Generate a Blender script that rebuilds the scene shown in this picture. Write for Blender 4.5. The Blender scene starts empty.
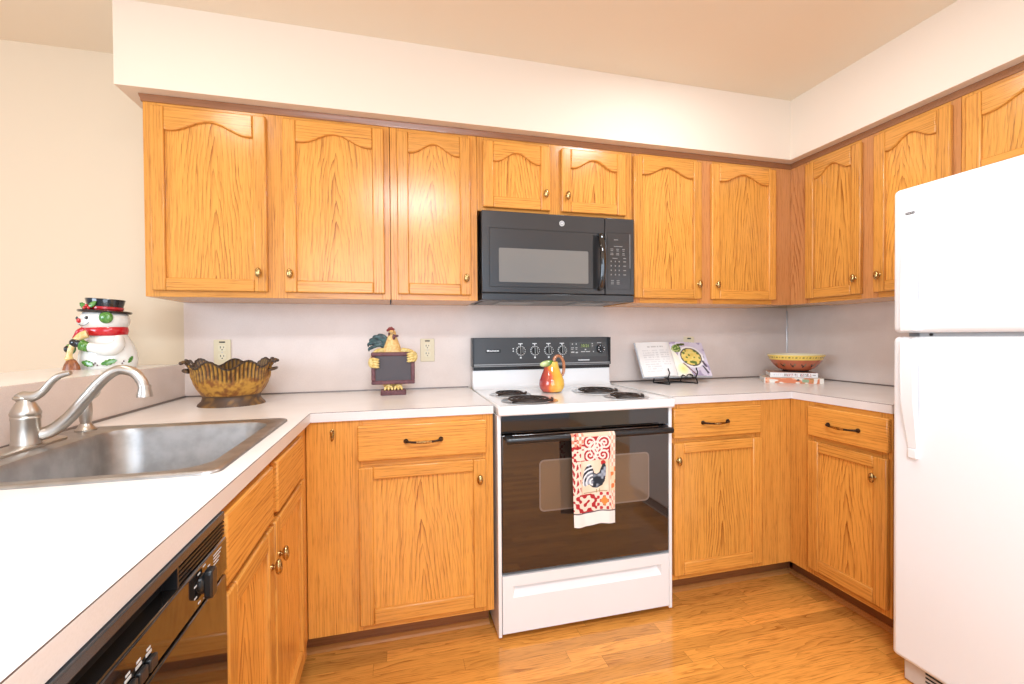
import bpy, math, random
from mathutils import Vector, Matrix
random.seed(7)
PI = math.pi
S = bpy.context.scene
COL = S.collection

# ------------------------------------------------------------------ camera, world, lights, exposure
def make_camera():
    f, yaw, pitch, roll = 446.3252, math.radians(14.3963), math.radians(-.7037), math.radians(-.4042)
    fw = Vector((math.sin(yaw)*math.cos(pitch), math.cos(yaw)*math.cos(pitch), math.sin(pitch)))
    r = Vector((math.cos(yaw), -math.sin(yaw), 0))
    u = r.cross(fw)
    r2 = r*math.cos(roll) + u*math.sin(roll)
    u2 = -r*math.sin(roll) + u*math.cos(roll)
    cd = bpy.data.cameras.new('camera')
    cd.sensor_width = 36; cd.lens = f/1024*36; cd.clip_start = .02
    co = bpy.data.objects.new('camera', cd); COL.objects.link(co)
    m = Matrix.Identity(4)
    for i in range(3):
        m[i][0] = r2[i]; m[i][1] = u2[i]; m[i][2] = -fw[i]
    m[0][3], m[1][3], m[2][3] = -.3655, -2.3008, 1.1757
    co.matrix_world = m
    S.camera = co
make_camera()

W = bpy.data.worlds.new('world'); S.world = W; W.use_nodes = True
W.node_tree.nodes['Background'].inputs[0].default_value = (.79, .95, 1.14, 1)
W.node_tree.nodes['Background'].inputs[1].default_value = .68

def area(name, loc, target, size, power, color):
    d = bpy.data.lights.new(name, 'AREA'); d.shape = 'RECTANGLE'
    d.size, d.size_y = size; d.energy = power; d.color = color
    o = bpy.data.objects.new(name, d); COL.objects.link(o)
    o.location = loc
    o.rotation_euler = (Vector(target)-Vector(loc)).to_track_quat('-Z', 'Y').to_euler()
    return o
area('ceiling_fixture_light', (-.22, -2.45, 2.385), (-.22, -2.45, 0), (.62, .4), 44, (.88, .98, 1.08))
area('right_corner_fill', (.78, -.98, 2.39), (.95, -.9, 0), (.2, .2), 8, (.88, .98, 1.08))  # added lamp, no known fixture here; lifts the dim right counter and corner
area('sink_downlight', (-1.2, -1.15, 2.39), (-1.1, -1.1, 0), (.16, .16), 4, (1, .95, .86))
area('left_fill_light', (-4.3, -3.2, 1.5), (2.0, -1.0, .5), (1.8, 1.3), 84, (.81, .95, 1.12))  # added fill from the left for right wall and fridge; no window modelled
area('rear_fill_light', (-.4, -4.8, 1.5), (1.9, -.5, 1.0), (2.4, 1.7), 66, (.81, .95, 1.12))  # added broad fill behind the camera, evens out the room; window is assumed

S.view_settings.view_transform = 'Standard'
S.view_settings.look = 'None'
S.view_settings.exposure = 0
S.view_settings.gamma = 1
S.view_settings.use_curve_mapping = False
S.cycles.use_denoising = True
S.cycles.max_bounces = 8

# ------------------------------------------------------------------ material helpers
class NT:
    def __init__(s, name):
        s.m = bpy.data.materials.new(name); s.m.use_nodes = True
        s.t = s.m.node_tree; s.n = s.t.nodes; s.b = s.n['Principled BSDF']
    def node(s, typ, **kw):
        n = s.n.new(typ)
        for k, v in kw.items(): setattr(n, k, v)
        return n
    def put(s, sock, v):
        if isinstance(v, bpy.types.NodeSocket): s.t.links.new(v, sock)
        else: sock.default_value = v
    def math(s, op, a, b=0.0, c=None):
        n = s.node('ShaderNodeMath', operation=op)
        s.put(n.inputs[0], a); s.put(n.inputs[1], b)
        if c is not None: s.put(n.inputs[2], c)
        return n.outputs[0]
    def mix(s, f, a, b, blend='MIX'):
        n = s.node('ShaderNodeMix', data_type='RGBA', blend_type=blend)
        s.put(n.inputs[0], f); s.put(n.inputs[6], a); s.put(n.inputs[7], b)
        return n.outputs[2]
    def comb(s, x, y, z):
        n = s.node('ShaderNodeCombineXYZ')
        for i, v in enumerate((x, y, z)): s.put(n.inputs[i], v)
        return n.outputs[0]
    def noise(s, vec, scale=1.0, detail=2.0, rough=.5):
        n = s.node('ShaderNodeTexNoise')
        s.put(n.inputs['Vector'], vec); n.inputs['Scale'].default_value = scale
        n.inputs['Detail'].default_value = detail; n.inputs['Roughness'].default_value = rough
        return n.outputs[0]
    def ramp(s, f, a, b):
        n = s.node('ShaderNodeMapRange'); n.interpolation_type = 'SMOOTHSTEP'
        s.put(n.inputs[0], f); n.inputs[1].default_value = a; n.inputs[2].default_value = b
        return n.outputs[0]
    def xyz(s, kind='Object'):
        c = s.node('ShaderNodeTexCoord'); x = s.node('ShaderNodeSeparateXYZ')
        s.t.links.new(c.outputs[kind], x.inputs[0])
        return c.outputs[kind], x.outputs[0], x.outputs[1], x.outputs[2]
    def set(s, **kw):
        for k, v in kw.items(): s.put(s.b.inputs[k.replace('_', ' ')], v)
        return s.m

def c4(c): return (c[0], c[1], c[2], 1)
def plain(name, col, rough=.5, metal=0., coat=0., spec=.5, bump=0., bscale=200.):
    t = NT(name)
    t.set(Base_Color=c4(col), Roughness=rough, Metallic=metal)
    t.b.inputs['Coat Weight'].default_value = coat
    t.b.inputs['Specular IOR Level'].default_value = spec
    if bump:
        co = t.node('ShaderNodeTexCoord')
        b = t.node('ShaderNodeBump'); b.inputs['Strength'].default_value = bump; b.inputs['Distance'].default_value = .002
        t.put(b.inputs['Height'], t.noise(co.outputs['Object'], bscale, 3))
        t.put(t.b.inputs['Normal'], b.outputs[0])
    return t.m
def mottled(name, a, b, scale, lo=.35, hi=.65, rough=.5, metal=0., detail=4., coat=0.):
    t = NT(name); co = t.node('ShaderNodeTexCoord')
    f = t.ramp(t.noise(co.outputs['Object'], scale, detail), lo, hi)
    t.set(Base_Color=t.mix(f, c4(a), c4(b)), Roughness=rough, Metallic=metal)
    t.b.inputs['Coat Weight'].default_value = coat
    return t.m
def painted(name, rough=.3, metal=0., coat=0.):
    t = NT(name); a = t.node('ShaderNodeVertexColor', layer_name='paint')
    t.set(Base_Color=a.outputs[0], Roughness=rough, Metallic=metal)
    t.b.inputs['Coat Weight'].default_value = coat
    return t.m

OAK_L, OAK_D, OAK_R = (.72, .315, .060), (.25, .062, .007), (.66, .27, .085)
def oak(name, axis='v', light=OAK_L, dark=OAK_D, cath=False, rough=.22):
    t = NT(name)
    co, x, y, z = t.xyz()
    rn = t.node('ShaderNodeObjectInfo').outputs['Random']
    u, w = (x, z) if axis == 'v' else (z, x)
    if axis == 'd': u, w = x, y
    off = t.math('MULTIPLY', rn, 37.0)
    wo = t.math('ADD', w, off)
    vec = t.comb(t.math('ADD', u, off), t.math('MULTIPLY', y, 1.0), t.math('MULTIPLY', wo, .22))
    wob = t.noise(vec, 7, 2)
    if cath:
        uc = t.math('ADD', u, t.math('MULTIPLY', t.math('SUBTRACT', rn, .5), .07))
        uc = t.math('ADD', uc, t.math('MULTIPLY', t.math('SUBTRACT', t.noise(t.comb(off, 0, w), 3.5, 1), .5), .05))
        tilt = t.math('MULTIPLY', t.math('ADD', rn, .7), .085)
        h = t.math('ADD', t.math('MULTIPLY', w, tilt), .03)
        r = t.math('SQRT', t.math('ADD', t.math('MULTIPLY', uc, uc), t.math('MULTIPLY', h, h)))
        jag = t.math('MULTIPLY', t.noise(t.comb(t.math('MULTIPLY', uc, 90.0), off, t.math('MULTIPLY', w, 9.0)), 1.0, 2), .012)
        rv = t.math('ADD', t.math('ADD', h, t.math('MULTIPLY', t.math('ABSOLUTE', uc), .75)), jag)
        r = t.math('ADD', t.math('MULTIPLY', r, .4), t.math('MULTIPLY', rv, .6))
    else:
        r = t.math('ADD', u, t.math('MULTIPLY', y, .6))
    r = t.math('ADD', r, t.math('MULTIPLY', wob, .028))
    r = t.math('ADD', r, t.math('MULTIPLY', t.noise(t.comb(t.math('MULTIPLY', r, 30.0), off, t.math('MULTIPLY', w, .5)), 1.0, 1), .022))
    ring = t.math('FRACT', t.math('MULTIPLY', r, 88.0))
    ring = t.math('POWER', ring, 3.6)
    pv = t.comb(t.math('MULTIPLY', t.math('ADD', u, off), 300.0), t.math('MULTIPLY', y, 300.0), t.math('MULTIPLY', wo, 14.0))
    pores = t.ramp(t.noise(pv, 1.0, 2, .6), .5, .72)
    fine = t.noise(t.comb(t.math('MULTIPLY', u, 190.0), t.math('MULTIPLY', y, 190.0), t.math('MULTIPLY', wo, 5.0)), 1.0, 2)
    amp = t.ramp(t.noise(t.comb(t.math('MULTIPLY', t.math('ADD', u, off), 26.0), t.math('MULTIPLY', y, 26.0), t.math('MULTIPLY', wo, 3.5)), 1.0, 2), .28, .72)
    if cath:
        amp = t.math('MULTIPLY', t.math('MULTIPLY_ADD', amp, .75, .25), t.math('SUBTRACT', 1.05, t.math('MULTIPLY', t.math('ABSOLUTE', uc), 4.0)))
        amp = t.math('MAXIMUM', amp, .12)
    ring = t.math('MULTIPLY', ring, t.math('MULTIPLY', amp, 1.1 if cath else .6))
    f = t.math('ADD', ring, t.math('MULTIPLY', pores, .38))
    f = t.math('ADD', f, t.math('MULTIPLY', t.math('SUBTRACT', fine, .5), 1.15))
    colr = t.mix(f, c4(light), c4(dark))
    tone = t.math('MULTIPLY_ADD', t.math('SUBTRACT', rn, .5), .16, 1.0)
    colr = t.mix(1.0, colr, t.comb(tone, tone, tone), 'MULTIPLY')
    bp = t.node('ShaderNodeBump'); bp.inputs['Strength'].default_value = .12; bp.inputs['Distance'].default_value = .001
    t.put(bp.inputs['Height'], t.math('SUBTRACT', 1.0, f))
    t.put(t.b.inputs['Normal'], bp.outputs[0])
    return t.set(Base_Color=colr, Roughness=rough)

M = {}
M['oak_v'] = oak('oak_vertical'); M['oak_h'] = oak('oak_horizontal', 'h')
M['oak_c'] = oak('oak_cathedral', 'v', (.78, .35, .066), (.26, .066, .008), True)
M['oak_r'] = oak('oak_reddish', 'v', (.62, .265, .085), (.30, .085, .018), True)
M['oak_side'] = oak('oak_carcass', 'v', (.70, .36, .13), (.5, .22, .06))
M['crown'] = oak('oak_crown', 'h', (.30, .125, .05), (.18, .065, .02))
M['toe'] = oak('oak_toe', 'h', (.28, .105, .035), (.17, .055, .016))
M['shoe'] = oak('oak_shoe', 'h', (.60, .27, .08), (.4, .15, .03))
M['wall'] = plain('cream_paint', (.74, .61, .445), .7, bump=.05)
M['soffit'] = plain('soffit_paint', (.81, .69, .56), .7, bump=.05)
M['ceil'] = plain('ceiling_paint', (.84, .75, .605), .8, bump=.05)
def laminate(name, a, b, rough):
    t = NT(name); co = t.node('ShaderNodeTexCoord')
    n1 = t.noise(co.outputs['Object'], 7, 4); n2 = t.noise(co.outputs['Object'], 330, 2)
    f = t.ramp(t.math('ADD', t.math('MULTIPLY', n1, .6), t.math('MULTIPLY', n2, .4)), .4, .62)
    return t.set(Base_Color=t.mix(f, c4(a), c4(b)), Roughness=rough)
M['splash'] = laminate('splash_laminate', (.78, .66, .59), (.83, .71, .64), .38)
M['counter'] = laminate('counter_laminate', (.86, .81, .77), (.89, .85, .815), .22)
M['edge'] = laminate('edge_laminate', (.73, .69, .665), (.77, .73, .71), .3)
M['seam'] = plain('seam_brown', (.13, .09, .075), .5)
M['cove'] = plain('cove_strip', (.22, .18, .16), .35, .5)
M['strip'] = plain('metal_strip', (.75, .74, .73), .3, .7)
M['white'] = plain('white_enamel', (.86, .855, .85), .18, coat=.3)
M['fridge'] = plain('fridge_white', (.87, .88, .89), .38, bump=.08, bscale=400)
M['black'] = plain('black_plastic', (.012, .012, .013), .28)
M['blackg'] = plain('black_glass', (.010, .008, .007), .05, coat=.4, spec=.8)
M['oveng'] = plain('oven_glass', (.022, .013, .010), .04, spec=.9, coat=.5)
M['mwbody'] = plain('microwave_black', (.032, .0325, .035), .22, spec=.7)
M['mwwin'] = plain('microwave_window', (.19, .18, .165), .16)
M['panel'] = plain('panel_charcoal', (.062, .063, .066), .3, .2)
M['dark'] = plain('dark_void', (.004, .004, .004), .8)
M['grey'] = plain('grey_plastic', (.33, .33, .33), .5)
M['lgrey'] = plain('light_grey_print', (.62, .62, .60), .5)
M['keyprint'] = plain('keypad_print', (.24, .235, .225), .5)
M['wprint'] = plain('white_print', (.85, .85, .85), .5)
M['nickel'] = plain('brushed_nickel', (.56, .52, .47), .36, 1.0)
M['steel'] = mottled('stainless_steel', (.37, .36, .35), (.47, .46, .45), 22, .3, .7, .40, 1.0)
M['chrome'] = plain('chrome', (.75, .75, .75), .3, 1.0)
M['coil'] = plain('burner_coil', (.035, .025, .022), .45, .3)
M['brass'] = mottled('aged_brass', (.62, .42, .18), (.30, .19, .07), 130, rough=.25, metal=1.0)
M['bronze'] = plain('dark_bronze', (.055, .032, .02), .35, .8)
M['iron'] = plain('black_iron', (.012, .011, .011), .45, .4)
M['cream'] = plain('cream_plastic', (.78, .68, .46), .35)
M['creamd'] = plain('cream_socket', (.82, .73, .52), .35)
M['paint'] = painted('painted_ceramic', .12, coat=.5)
M['paintm'] = painted('painted_metal', .5)
M['cloth'] = painted('printed_cloth', .9)
M['paper'] = painted('printed_paper', .55)
M['pages'] = plain('page_block', (.85, .83, .78), .7)
M['wceram'] = plain('white_ceramic', (.84, .82, .77), .12, coat=.5)
M['red'] = plain('red_glaze', (.60, .012, .02), .15, coat=.5)
M['green'] = mottled('green_glaze', (.055, .20, .03), (.14, .33, .06), 90, rough=.15, coat=.5)
M['blackgl'] = plain('black_glaze', (.010, .010, .012), .12, coat=.5)
M['yell'] = mottled('yellow_glaze', (.78, .52, .18), (.85, .66, .34), 60, rough=.2, coat=.4)
M['brownb'] = mottled('broom_brown', (.20, .06, .02), (.36, .12, .04), 120, rough=.3)
M['rbody'] = mottled('rooster_yellow', (.72, .40, .12), (.84, .58, .24), 90, rough=.5)
M['rhand'] = mottled('rooster_gold', (.62, .42, .10), (.82, .64, .28), 120, .3, .7, rough=.5)
M['rtail'] = mottled('rooster_teal', (.006, .018, .022), (.05, .11, .11), 70, rough=.4)
M['maroon'] = mottled('maroon_resin', (.10, .03, .035), (.16, .055, .06), 60, rough=.5)
M['slate'] = plain('chalk_slate', (.075, .062, .068), .6)
M['terra'] = painted('painted_terracotta', .25, coat=.3)
M['lcd'] = plain('display_glass', (.075, .085, .06), .2)
def emit(name, col, st):
    t = NT(name); t.set(Base_Color=c4(col)); t.b.inputs['Emission Color'].default_value = c4(col); t.b.inputs['Emission Strength'].default_value = st
    return t.m
M['digits'] = emit('green_digits', (.36, .45, .12), .12)

def floor_mat():
    t = NT('oak_floor'); co, x, y, z = t.xyz()
    pw = .0575
    row = t.math('FLOOR', t.math('DIVIDE', y, pw))
    wn = t.node('ShaderNodeTexWhiteNoise', noise_dimensions='1D'); t.put(wn.inputs['W'], row)
    xo = t.math('ADD', x, t.math('MULTIPLY', wn.outputs[0], 9.0))
    ln = t.math('DIVIDE', xo, .78)
    pid = t.math('ADD', t.math('MULTIPLY', row, 17.3), t.math('FLOOR', ln))
    w2 = t.node('ShaderNodeTexWhiteNoise', noise_dimensions='1D'); t.put(w2.inputs['W'], pid)
    rn = w2.outputs[0]
    off = t.math('MULTIPLY', rn, 31.0)
    wob = t.noise(t.comb(t.math('MULTIPLY', t.math('ADD', x, off), 2.4), t.math('MULTIPLY', t.math('ADD', y, off), 15.0), 0), 1.0, 2)
    r = t.math('ADD', t.math('ADD', y, off), t.math('MULTIPLY', wob, .13))
    ring = t.math('POWER', t.math('FRACT', t.math('MULTIPLY', r, 62.0)), 2.8)
    ring = t.math('MULTIPLY', ring, t.ramp(t.noise(t.comb(t.math('MULTIPLY', t.math('ADD', x, off), 5.0), t.math('MULTIPLY', t.math('ADD', y, off), 30.0), 0), 1.0, 2), .3, .7))
    pores = t.ramp(t.noise(t.comb(t.math('MULTIPLY', t.math('ADD', x, off), 14.0), t.math('MULTIPLY', y, 240.0), 0), 1.0, 2), .5, .75)
    f = t.math('ADD', t.math('MULTIPLY', ring, .75), t.math('MULTIPLY', pores, .50))
    col = t.mix(f, c4((.84, .36, .072)), c4((.34, .095, .012)))
    tone = t.math('MULTIPLY_ADD', rn, .42, .72)
    col = t.mix(1.0, col, t.comb(tone, tone, tone), 'MULTIPLY')
    fy = t.math('FRACT', t.math('DIVIDE', y, pw)); fx = t.math('FRACT', ln)
    g = t.math('MAXIMUM', t.math('LESS_THAN', fy, .018), t.math('LESS_THAN', fx, .0018))
    col = t.mix(t.math('MULTIPLY', g, .65), col, c4((.22, .08, .02)))
    rg = t.math('MULTIPLY_ADD', f, .12, .13)
    return t.set(Base_Color=col, Roughness=rg)
M['floor'] = floor_mat()

# ------------------------------------------------------------------ geometry helpers
def crom(pts, n=6):
    P = [Vector(p) for p in pts]
    out = []
    for i in range(len(P)-1):
        a = P[i-1] if i else P[0]*2-P[1]
        b, c = P[i], P[i+1]
        d = P[i+2] if i+2 < len(P) else P[-1]*2-P[-2]
        for k in range(n):
            s = k/n
            out.append(.5*((2*b)+(-a+c)*s+(2*a-5*b+4*c-d)*s*s+(-a+3*b-3*c+d)*s**3))
    out.append(P[-1])
    return out
def rrect(x0, x1, y0, y1, r, n=6):
    out = []
    for cx, cy, a0 in ((x1-r, y1-r, 0), (x0+r, y1-r, PI/2), (x0+r, y0+r, PI), (x1-r, y0+r, 1.5*PI)):
        for k in range(n+1):
            a = a0+PI/2*k/n
            out.append((cx+r*math.cos(a), cy+r*math.sin(a)))
    return out

class B:
    def __init__(s): s.v = []; s.f = []; s.m = []; s.c = {}
    def add(s, vs, fs, mi=0):
        o = len(s.v); s.v += [tuple(v) for v in vs]
        for f in fs: s.f.append([i+o for i in f]); s.m.append(mi)
        return o
    def box(s, x0, x1, y0, y1, z0, z1, mi=0):
        s.add([(x0,y0,z0),(x1,y0,z0),(x1,y1,z0),(x0,y1,z0),(x0,y0,z1),(x1,y0,z1),(x1,y1,z1),(x0,y1,z1)],
              [(3,2,1,0),(4,5,6,7),(0,1,5,4),(1,2,6,5),(2,3,7,6),(3,0,4,7)], mi)
        return s
    def prism(s, poly, d0, d1, plane='xz', mi=0):
        """poly in the plane's two axes, extruded along the third from d0 to d1"""
        def P(a, b, d): return {'xz': (a, d, b), 'xy': (a, b, d), 'yz': (d, a, b)}[plane]
        n = len(poly)
        vs = [P(a, b, d0) for a, b in poly]+[P(a, b, d1) for a, b in poly]
        fs = [list(range(n))[::-1], list(range(n, 2*n))]+[(i, (i+1) % n, n+(i+1) % n, n+i) for i in range(n)]
        s.add(vs, fs, mi); return s
    def lathe(s, prof, c=(0,0,0), seg=32, mi=0, sx=1., sy=1., axis='z', cap=True):
        def P(a, b, h):
            q = {'z': (a, b, h), 'y': (a, h, b), 'x': (h, a, b)}[axis]
            return (q[0]+c[0], q[1]+c[1], q[2]+c[2])
        vs = []; n = len(prof)
        for r, h in prof:
            for k in range(seg):
                a = 2*PI*k/seg
                vs.append(P(r*math.cos(a)*sx, r*math.sin(a)*sy, h))
        fs = [(i*seg+k, i*seg+(k+1) % seg, (i+1)*seg+(k+1) % seg, (i+1)*seg+k) for i in range(n-1) for k in range(seg)]
        if cap: fs += [list(range(seg))[::-1], list(range((n-1)*seg, n*seg))]
        s.add(vs, fs, mi); return s
    def ell(s, c, r, seg=20, rings=12, mi=0, rot=None):
        vs = []; fs = []
        for i in range(rings+1):
            a = -PI/2+PI*i/rings
            for k in range(seg):
                b = 2*PI*k/seg
                p = Vector((r[0]*math.cos(a)*math.cos(b), r[1]*math.cos(a)*math.sin(b), r[2]*math.sin(a)))
                if rot is not None: p = rot @ p
                vs.append(p+Vector(c))
        for i in range(rings):
            for k in range(seg): fs.append((i*seg+k, i*seg+(k+1) % seg, (i+1)*seg+(k+1) % seg, (i+1)*seg+k))
        s.add(vs, fs, mi); return s
    def tube(s, pts, r, seg=12, mi=0, flat=1.0, up=None, cap=True):
        P = [Vector(p) for p in pts]; n = len(P)
        R = r if isinstance(r, (list, tuple)) else [r]*n
        if len(R) != n:
            R = [R[min(int(i/(n-1)*(len(R)-1)), len(R)-2)]*(1-(i/(n-1)*(len(R)-1)-min(int(i/(n-1)*(len(R)-1)), len(R)-2)))
                 + R[min(int(i/(n-1)*(len(R)-1)), len(R)-2)+1]*(i/(n-1)*(len(R)-1)-min(int(i/(n-1)*(len(R)-1)), len(R)-2)) for i in range(n)]
        t0 = (P[1]-P[0]).normalized()
        nrm = Vector(up) if up else (Vector((0,0,1)) if abs(t0.z) < .9 else Vector((1,0,0)))
        vs = []
        for i in range(n):
            t = (P[min(i+1, n-1)]-P[max(i-1, 0)]).normalized()
            nrm = (nrm-t*nrm.dot(t)).normalized(); b = t.cross(nrm)
            for k in range(seg):
                a = 2*PI*k/seg
                vs.append(P[i]+nrm*(R[i]*math.cos(a))+b*(R[i]*flat*math.sin(a)))
        fs = [(i*seg+k, i*seg+(k+1) % seg, (i+1)*seg+(k+1) % seg, (i+1)*seg+k) for i in range(n-1) for k in range(seg)]
        if cap: fs += [list(range(seg))[::-1], list(range((n-1)*seg, n*seg))]
        s.add(vs, fs, mi); return s
    def loft(s, loops, mi=0, cap0=False, cap1=False):
        n = len(loops[0]); vs = [p for l in loops for p in l]
        fs = [(i*n+k, i*n+(k+1) % n, (i+1)*n+(k+1) % n, (i+1)*n+k) for i in range(len(loops)-1) for k in range(n)]
        if cap0: fs.append(list(range(n))[::-1])
        if cap1: fs.append(list(range((len(loops)-1)*n, len(loops)*n)))
        s.add(vs, fs, mi); return s
    def grid(s, fn, nu, nv, mi=0, colf=None):
        o = len(s.v); vs = []
        for j in range(nv+1):
            for i in range(nu+1):
                vs.append(fn(i/nu, j/nv))
                if colf: s.c[o+len(vs)-1] = colf(i/nu, j/nv)
        fs = [(j*(nu+1)+i, j*(nu+1)+i+1, (j+1)*(nu+1)+i+1, (j+1)*(nu+1)+i) for j in range(nv) for i in range(nu)]
        s.add(vs, fs, mi); return s
    def paint(s, fn):
        for i, p in enumerate(s.v): s.c[i] = fn(*p)
        return s
    def xform(s, mat, i0=0):
        for i in range(i0, len(s.v)): s.v[i] = tuple(mat @ Vector(s.v[i]))
        return s
    def build(s, name, mats, parent=None, loc=(0,0,0), rot=(0,0,0), bev=0, segs=2, smooth=35, fixn=True):
        me = bpy.data.meshes.new(name)
        me.from_pydata(s.v, [], s.f)
        mats = mats if isinstance(mats, (list, tuple)) else [mats]
        for m in mats: me.materials.append(M[m] if isinstance(m, str) else m)
        for p, mi in zip(me.polygons, s.m): p.material_index = mi
        if s.c:
            at = me.color_attributes.new('paint', 'FLOAT_COLOR', 'POINT')
            for i in range(len(s.v)):
                q = s.c.get(i, (.8, .8, .8)); at.data[i].color = (q[0], q[1], q[2], 1)
        me.validate(); me.update()
        if fixn:
            import bmesh
            bm = bmesh.new(); bm.from_mesh(me); bmesh.ops.recalc_face_normals(bm, faces=bm.faces); bm.to_mesh(me); bm.free()
        if smooth:
            me.shade_smooth(); me.set_sharp_from_angle(angle=math.radians(smooth))
        o = bpy.data.objects.new(name, me); COL.objects.link(o)
        o.location = loc; o.rotation_euler = rot
        if parent: o.parent = parent
        if bev:
            md = o.modifiers.new('bevel', 'BEVEL'); md.width = bev; md.segments = segs; md.limit_method = 'ANGLE'; md.angle_limit = math.radians(40)
            md.harden_normals = False
        return o

def tag(o, label=None, cat=None, group=None, kind=None):
    if label: o['label'] = label
    if cat: o['category'] = cat
    if group: o['group'] = group
    if kind: o['kind'] = kind
    return o
def thing(name, label, cat, loc=(0,0,0), rz=0, group=None):
    o = bpy.data.objects.new(name, None); COL.objects.link(o); o.empty_display_size = .05
    o.location = loc; o.rotation_euler = (0, 0, rz)
    return tag(o, label, cat, group)
def struct(o): o['kind'] = 'structure'; return o
def text_mesh(txt, size, name, mat, parent, loc, rot, extrude=.0004):
    cu = bpy.data.curves.new(name, 'FONT'); cu.body = txt; cu.size = size; cu.align_x = 'CENTER'; cu.align_y = 'CENTER'; cu.extrude = extrude
    cu.resolution_u = 2
    tmp = bpy.data.objects.new(name+'_tmp', cu); COL.objects.link(tmp)
    dg = bpy.context.evaluated_depsgraph_get(); dg.update()
    me = bpy.data.meshes.new_from_object(tmp.evaluated_get(dg))
    bpy.data.objects.remove(tmp); bpy.data.curves.remove(cu)
    me.materials.clear(); me.materials.append(M[mat])
    o = bpy.data.objects.new(name, me); COL.objects.link(o); o.parent = parent; o.location = loc; o.rotation_euler = rot
    return o

# ------------------------------------------------------------------ key dimensions (metres; back wall is y = 0)
XL, XR = -1.289, 2.02
ZC, CT = .914, .033
ZU, ZT, ZCEIL = 1.337, 2.096, 2.405
YU, YB, YT = -.3216, -.6165, -.5056

# ------------------------------------------------------------------ room shell
struct(B().box(-4.6, XR+.12, -5.0, .12, -.06, 0).build('floor', 'floor'))
struct(B().box(-4.6, XR+.12, -5.0, .12, ZCEIL, ZCEIL+.06).build('ceiling', 'ceil'))
struct(B().box(-4.6, XR+.12, 0, .12, 0, ZCEIL).build('wall_back', 'wall'))
struct(B().box(XR, XR+.12, -5.0, 0, 0, ZCEIL).build('wall_right', 'wall'))
struct(B().box(-1.42, XL-.006, -2.7, 0, 0, 1.03).build('wall_left', 'wall'))
so = B().prism([(-1.346, 0), (-1.346, -.3775), (1.651, -.3775), (1.651, -3.2), (XR, -3.2), (XR, 0)], ZT, ZCEIL, 'xy')
o = struct(so.build('trim_soffit', 'soffit'))
# laminate splash panels, cove strips and the corner strip
struct(B().box(XL, XR-.004, -.004, 0, ZC, ZU+.004).build('trim_splash_back', 'splash'))
struct(B().box(XR-.004, XR, -1.15, -.004, ZC, ZU+.004).build('trim_splash_right', 'splash'))
struct(B().box(XL-.006, XL, -2.7, 0, ZC-.03, 1.0624).build('trim_splash_left', 'splash'))
struct(B().box(XL+.004, -.012, -.009, -.004, ZC, ZC+.006).box(.771, XR-.01, -.009, -.004, ZC, ZC+.006).build('trim_cove_back', 'cove'))
struct(B().box(XR-.009, XR-.004, -1.06, -.01, ZC, ZC+.006).build('trim_cove_right', 'cove'))
struct(B().box(XL, XL+.006, -2.7, -.01, ZC, ZC+.007).build('trim_cove_left', 'cove'))
struct(B().box(XR-.013, XR-.004, -.012, -.004, ZC+.006, ZU-.012).build('trim_corner_strip', 'strip', bev=.003))
# crown moulding under the soffit (back run, right run and the left return)
cb = B()
pr = [(0, 2.0955), (.009, 2.0955), (.008, 2.088), (.005, 2.080), (.004, 2.070), (0, 2.070)]
cb.loft([[(-1.2855-d, 0.0-.001, z) for d, z in pr], [(-1.2855-d, YU-d, z) for d, z in pr],
         [(1.708-d, YU-d, z) for d, z in pr], [(1.708-d, -2.0, z) for d, z in pr]], cap0=True, cap1=True)
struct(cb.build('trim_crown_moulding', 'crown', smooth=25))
# shoe moulding at the toe kicks
struct(B().prism([(YT, 0), (YT-.016, 0), (YT-.014, .010), (YT-.005, .018), (YT, .018)], -.706, -.012, 'yz').build('baseboard_back', 'shoe'))
struct(B().prism([(YT, 0), (YT-.016, 0), (YT-.014, .010), (YT-.005, .018), (YT, .018)], .771, 1.4975, 'yz').build('baseboard_corner', 'shoe'))
sm = B().prism([(1.514, 0), (1.498, 0), (1.5, .010), (1.509, .018), (1.514, .018)], -1.06, -.5056, 'xz')
struct(sm.build('baseboard_right', 'shoe'))

# ------------------------------------------------------------------ cabinets
def knob(parent, x, y, z, big=1.0):
    """oval brass knob whose stem meets the door face at y"""
    b = B()
    b.lathe([(.0085*big, y), (.0085*big, y-.002), (.0045, y-.005), (.0045, y-.010)], (x, 0, z), 14, axis='y')
    b.ell((x, y-.015, z), (.0115*big, .0085, .0190*big), 18, 12)
    return b.build('knob', 'brass', parent)
def pull(parent, xc, y, z, w=.128):
    b = B(); h = w/2
    pts = crom([(xc-h, y+.001, z), (xc-h+.004, y-.014, z), (xc-h*.6, y-.024, z-.001), (xc, y-.028, z-.002), (xc+h*.6, y-.024, z-.001), (xc+h-.004, y-.014, z), (xc+h, y+.001, z)], 5)
    b.tube(pts, [.0055, .0045, .004, .005, .004, .0045, .0055], 10, up=(0, 0, 1))
    for sx in (-1, 1): b.lathe([(.009, y+.0), (.009, y-.003), (.006, y-.008)], (xc+sx*(h-.001), 0, z), 12, axis='y')
    o = b.build('pull', 'bronze', parent)
    c = B(); c.tube(crom([(xc-h*.42, y-.0265, z-.0015), (xc, y-.0285, z-.002), (xc+h*.42, y-.0265, z-.0015)], 5), [.0048, .0063, .0048], 10, up=(0, 0, 1))
    return o, c
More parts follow.
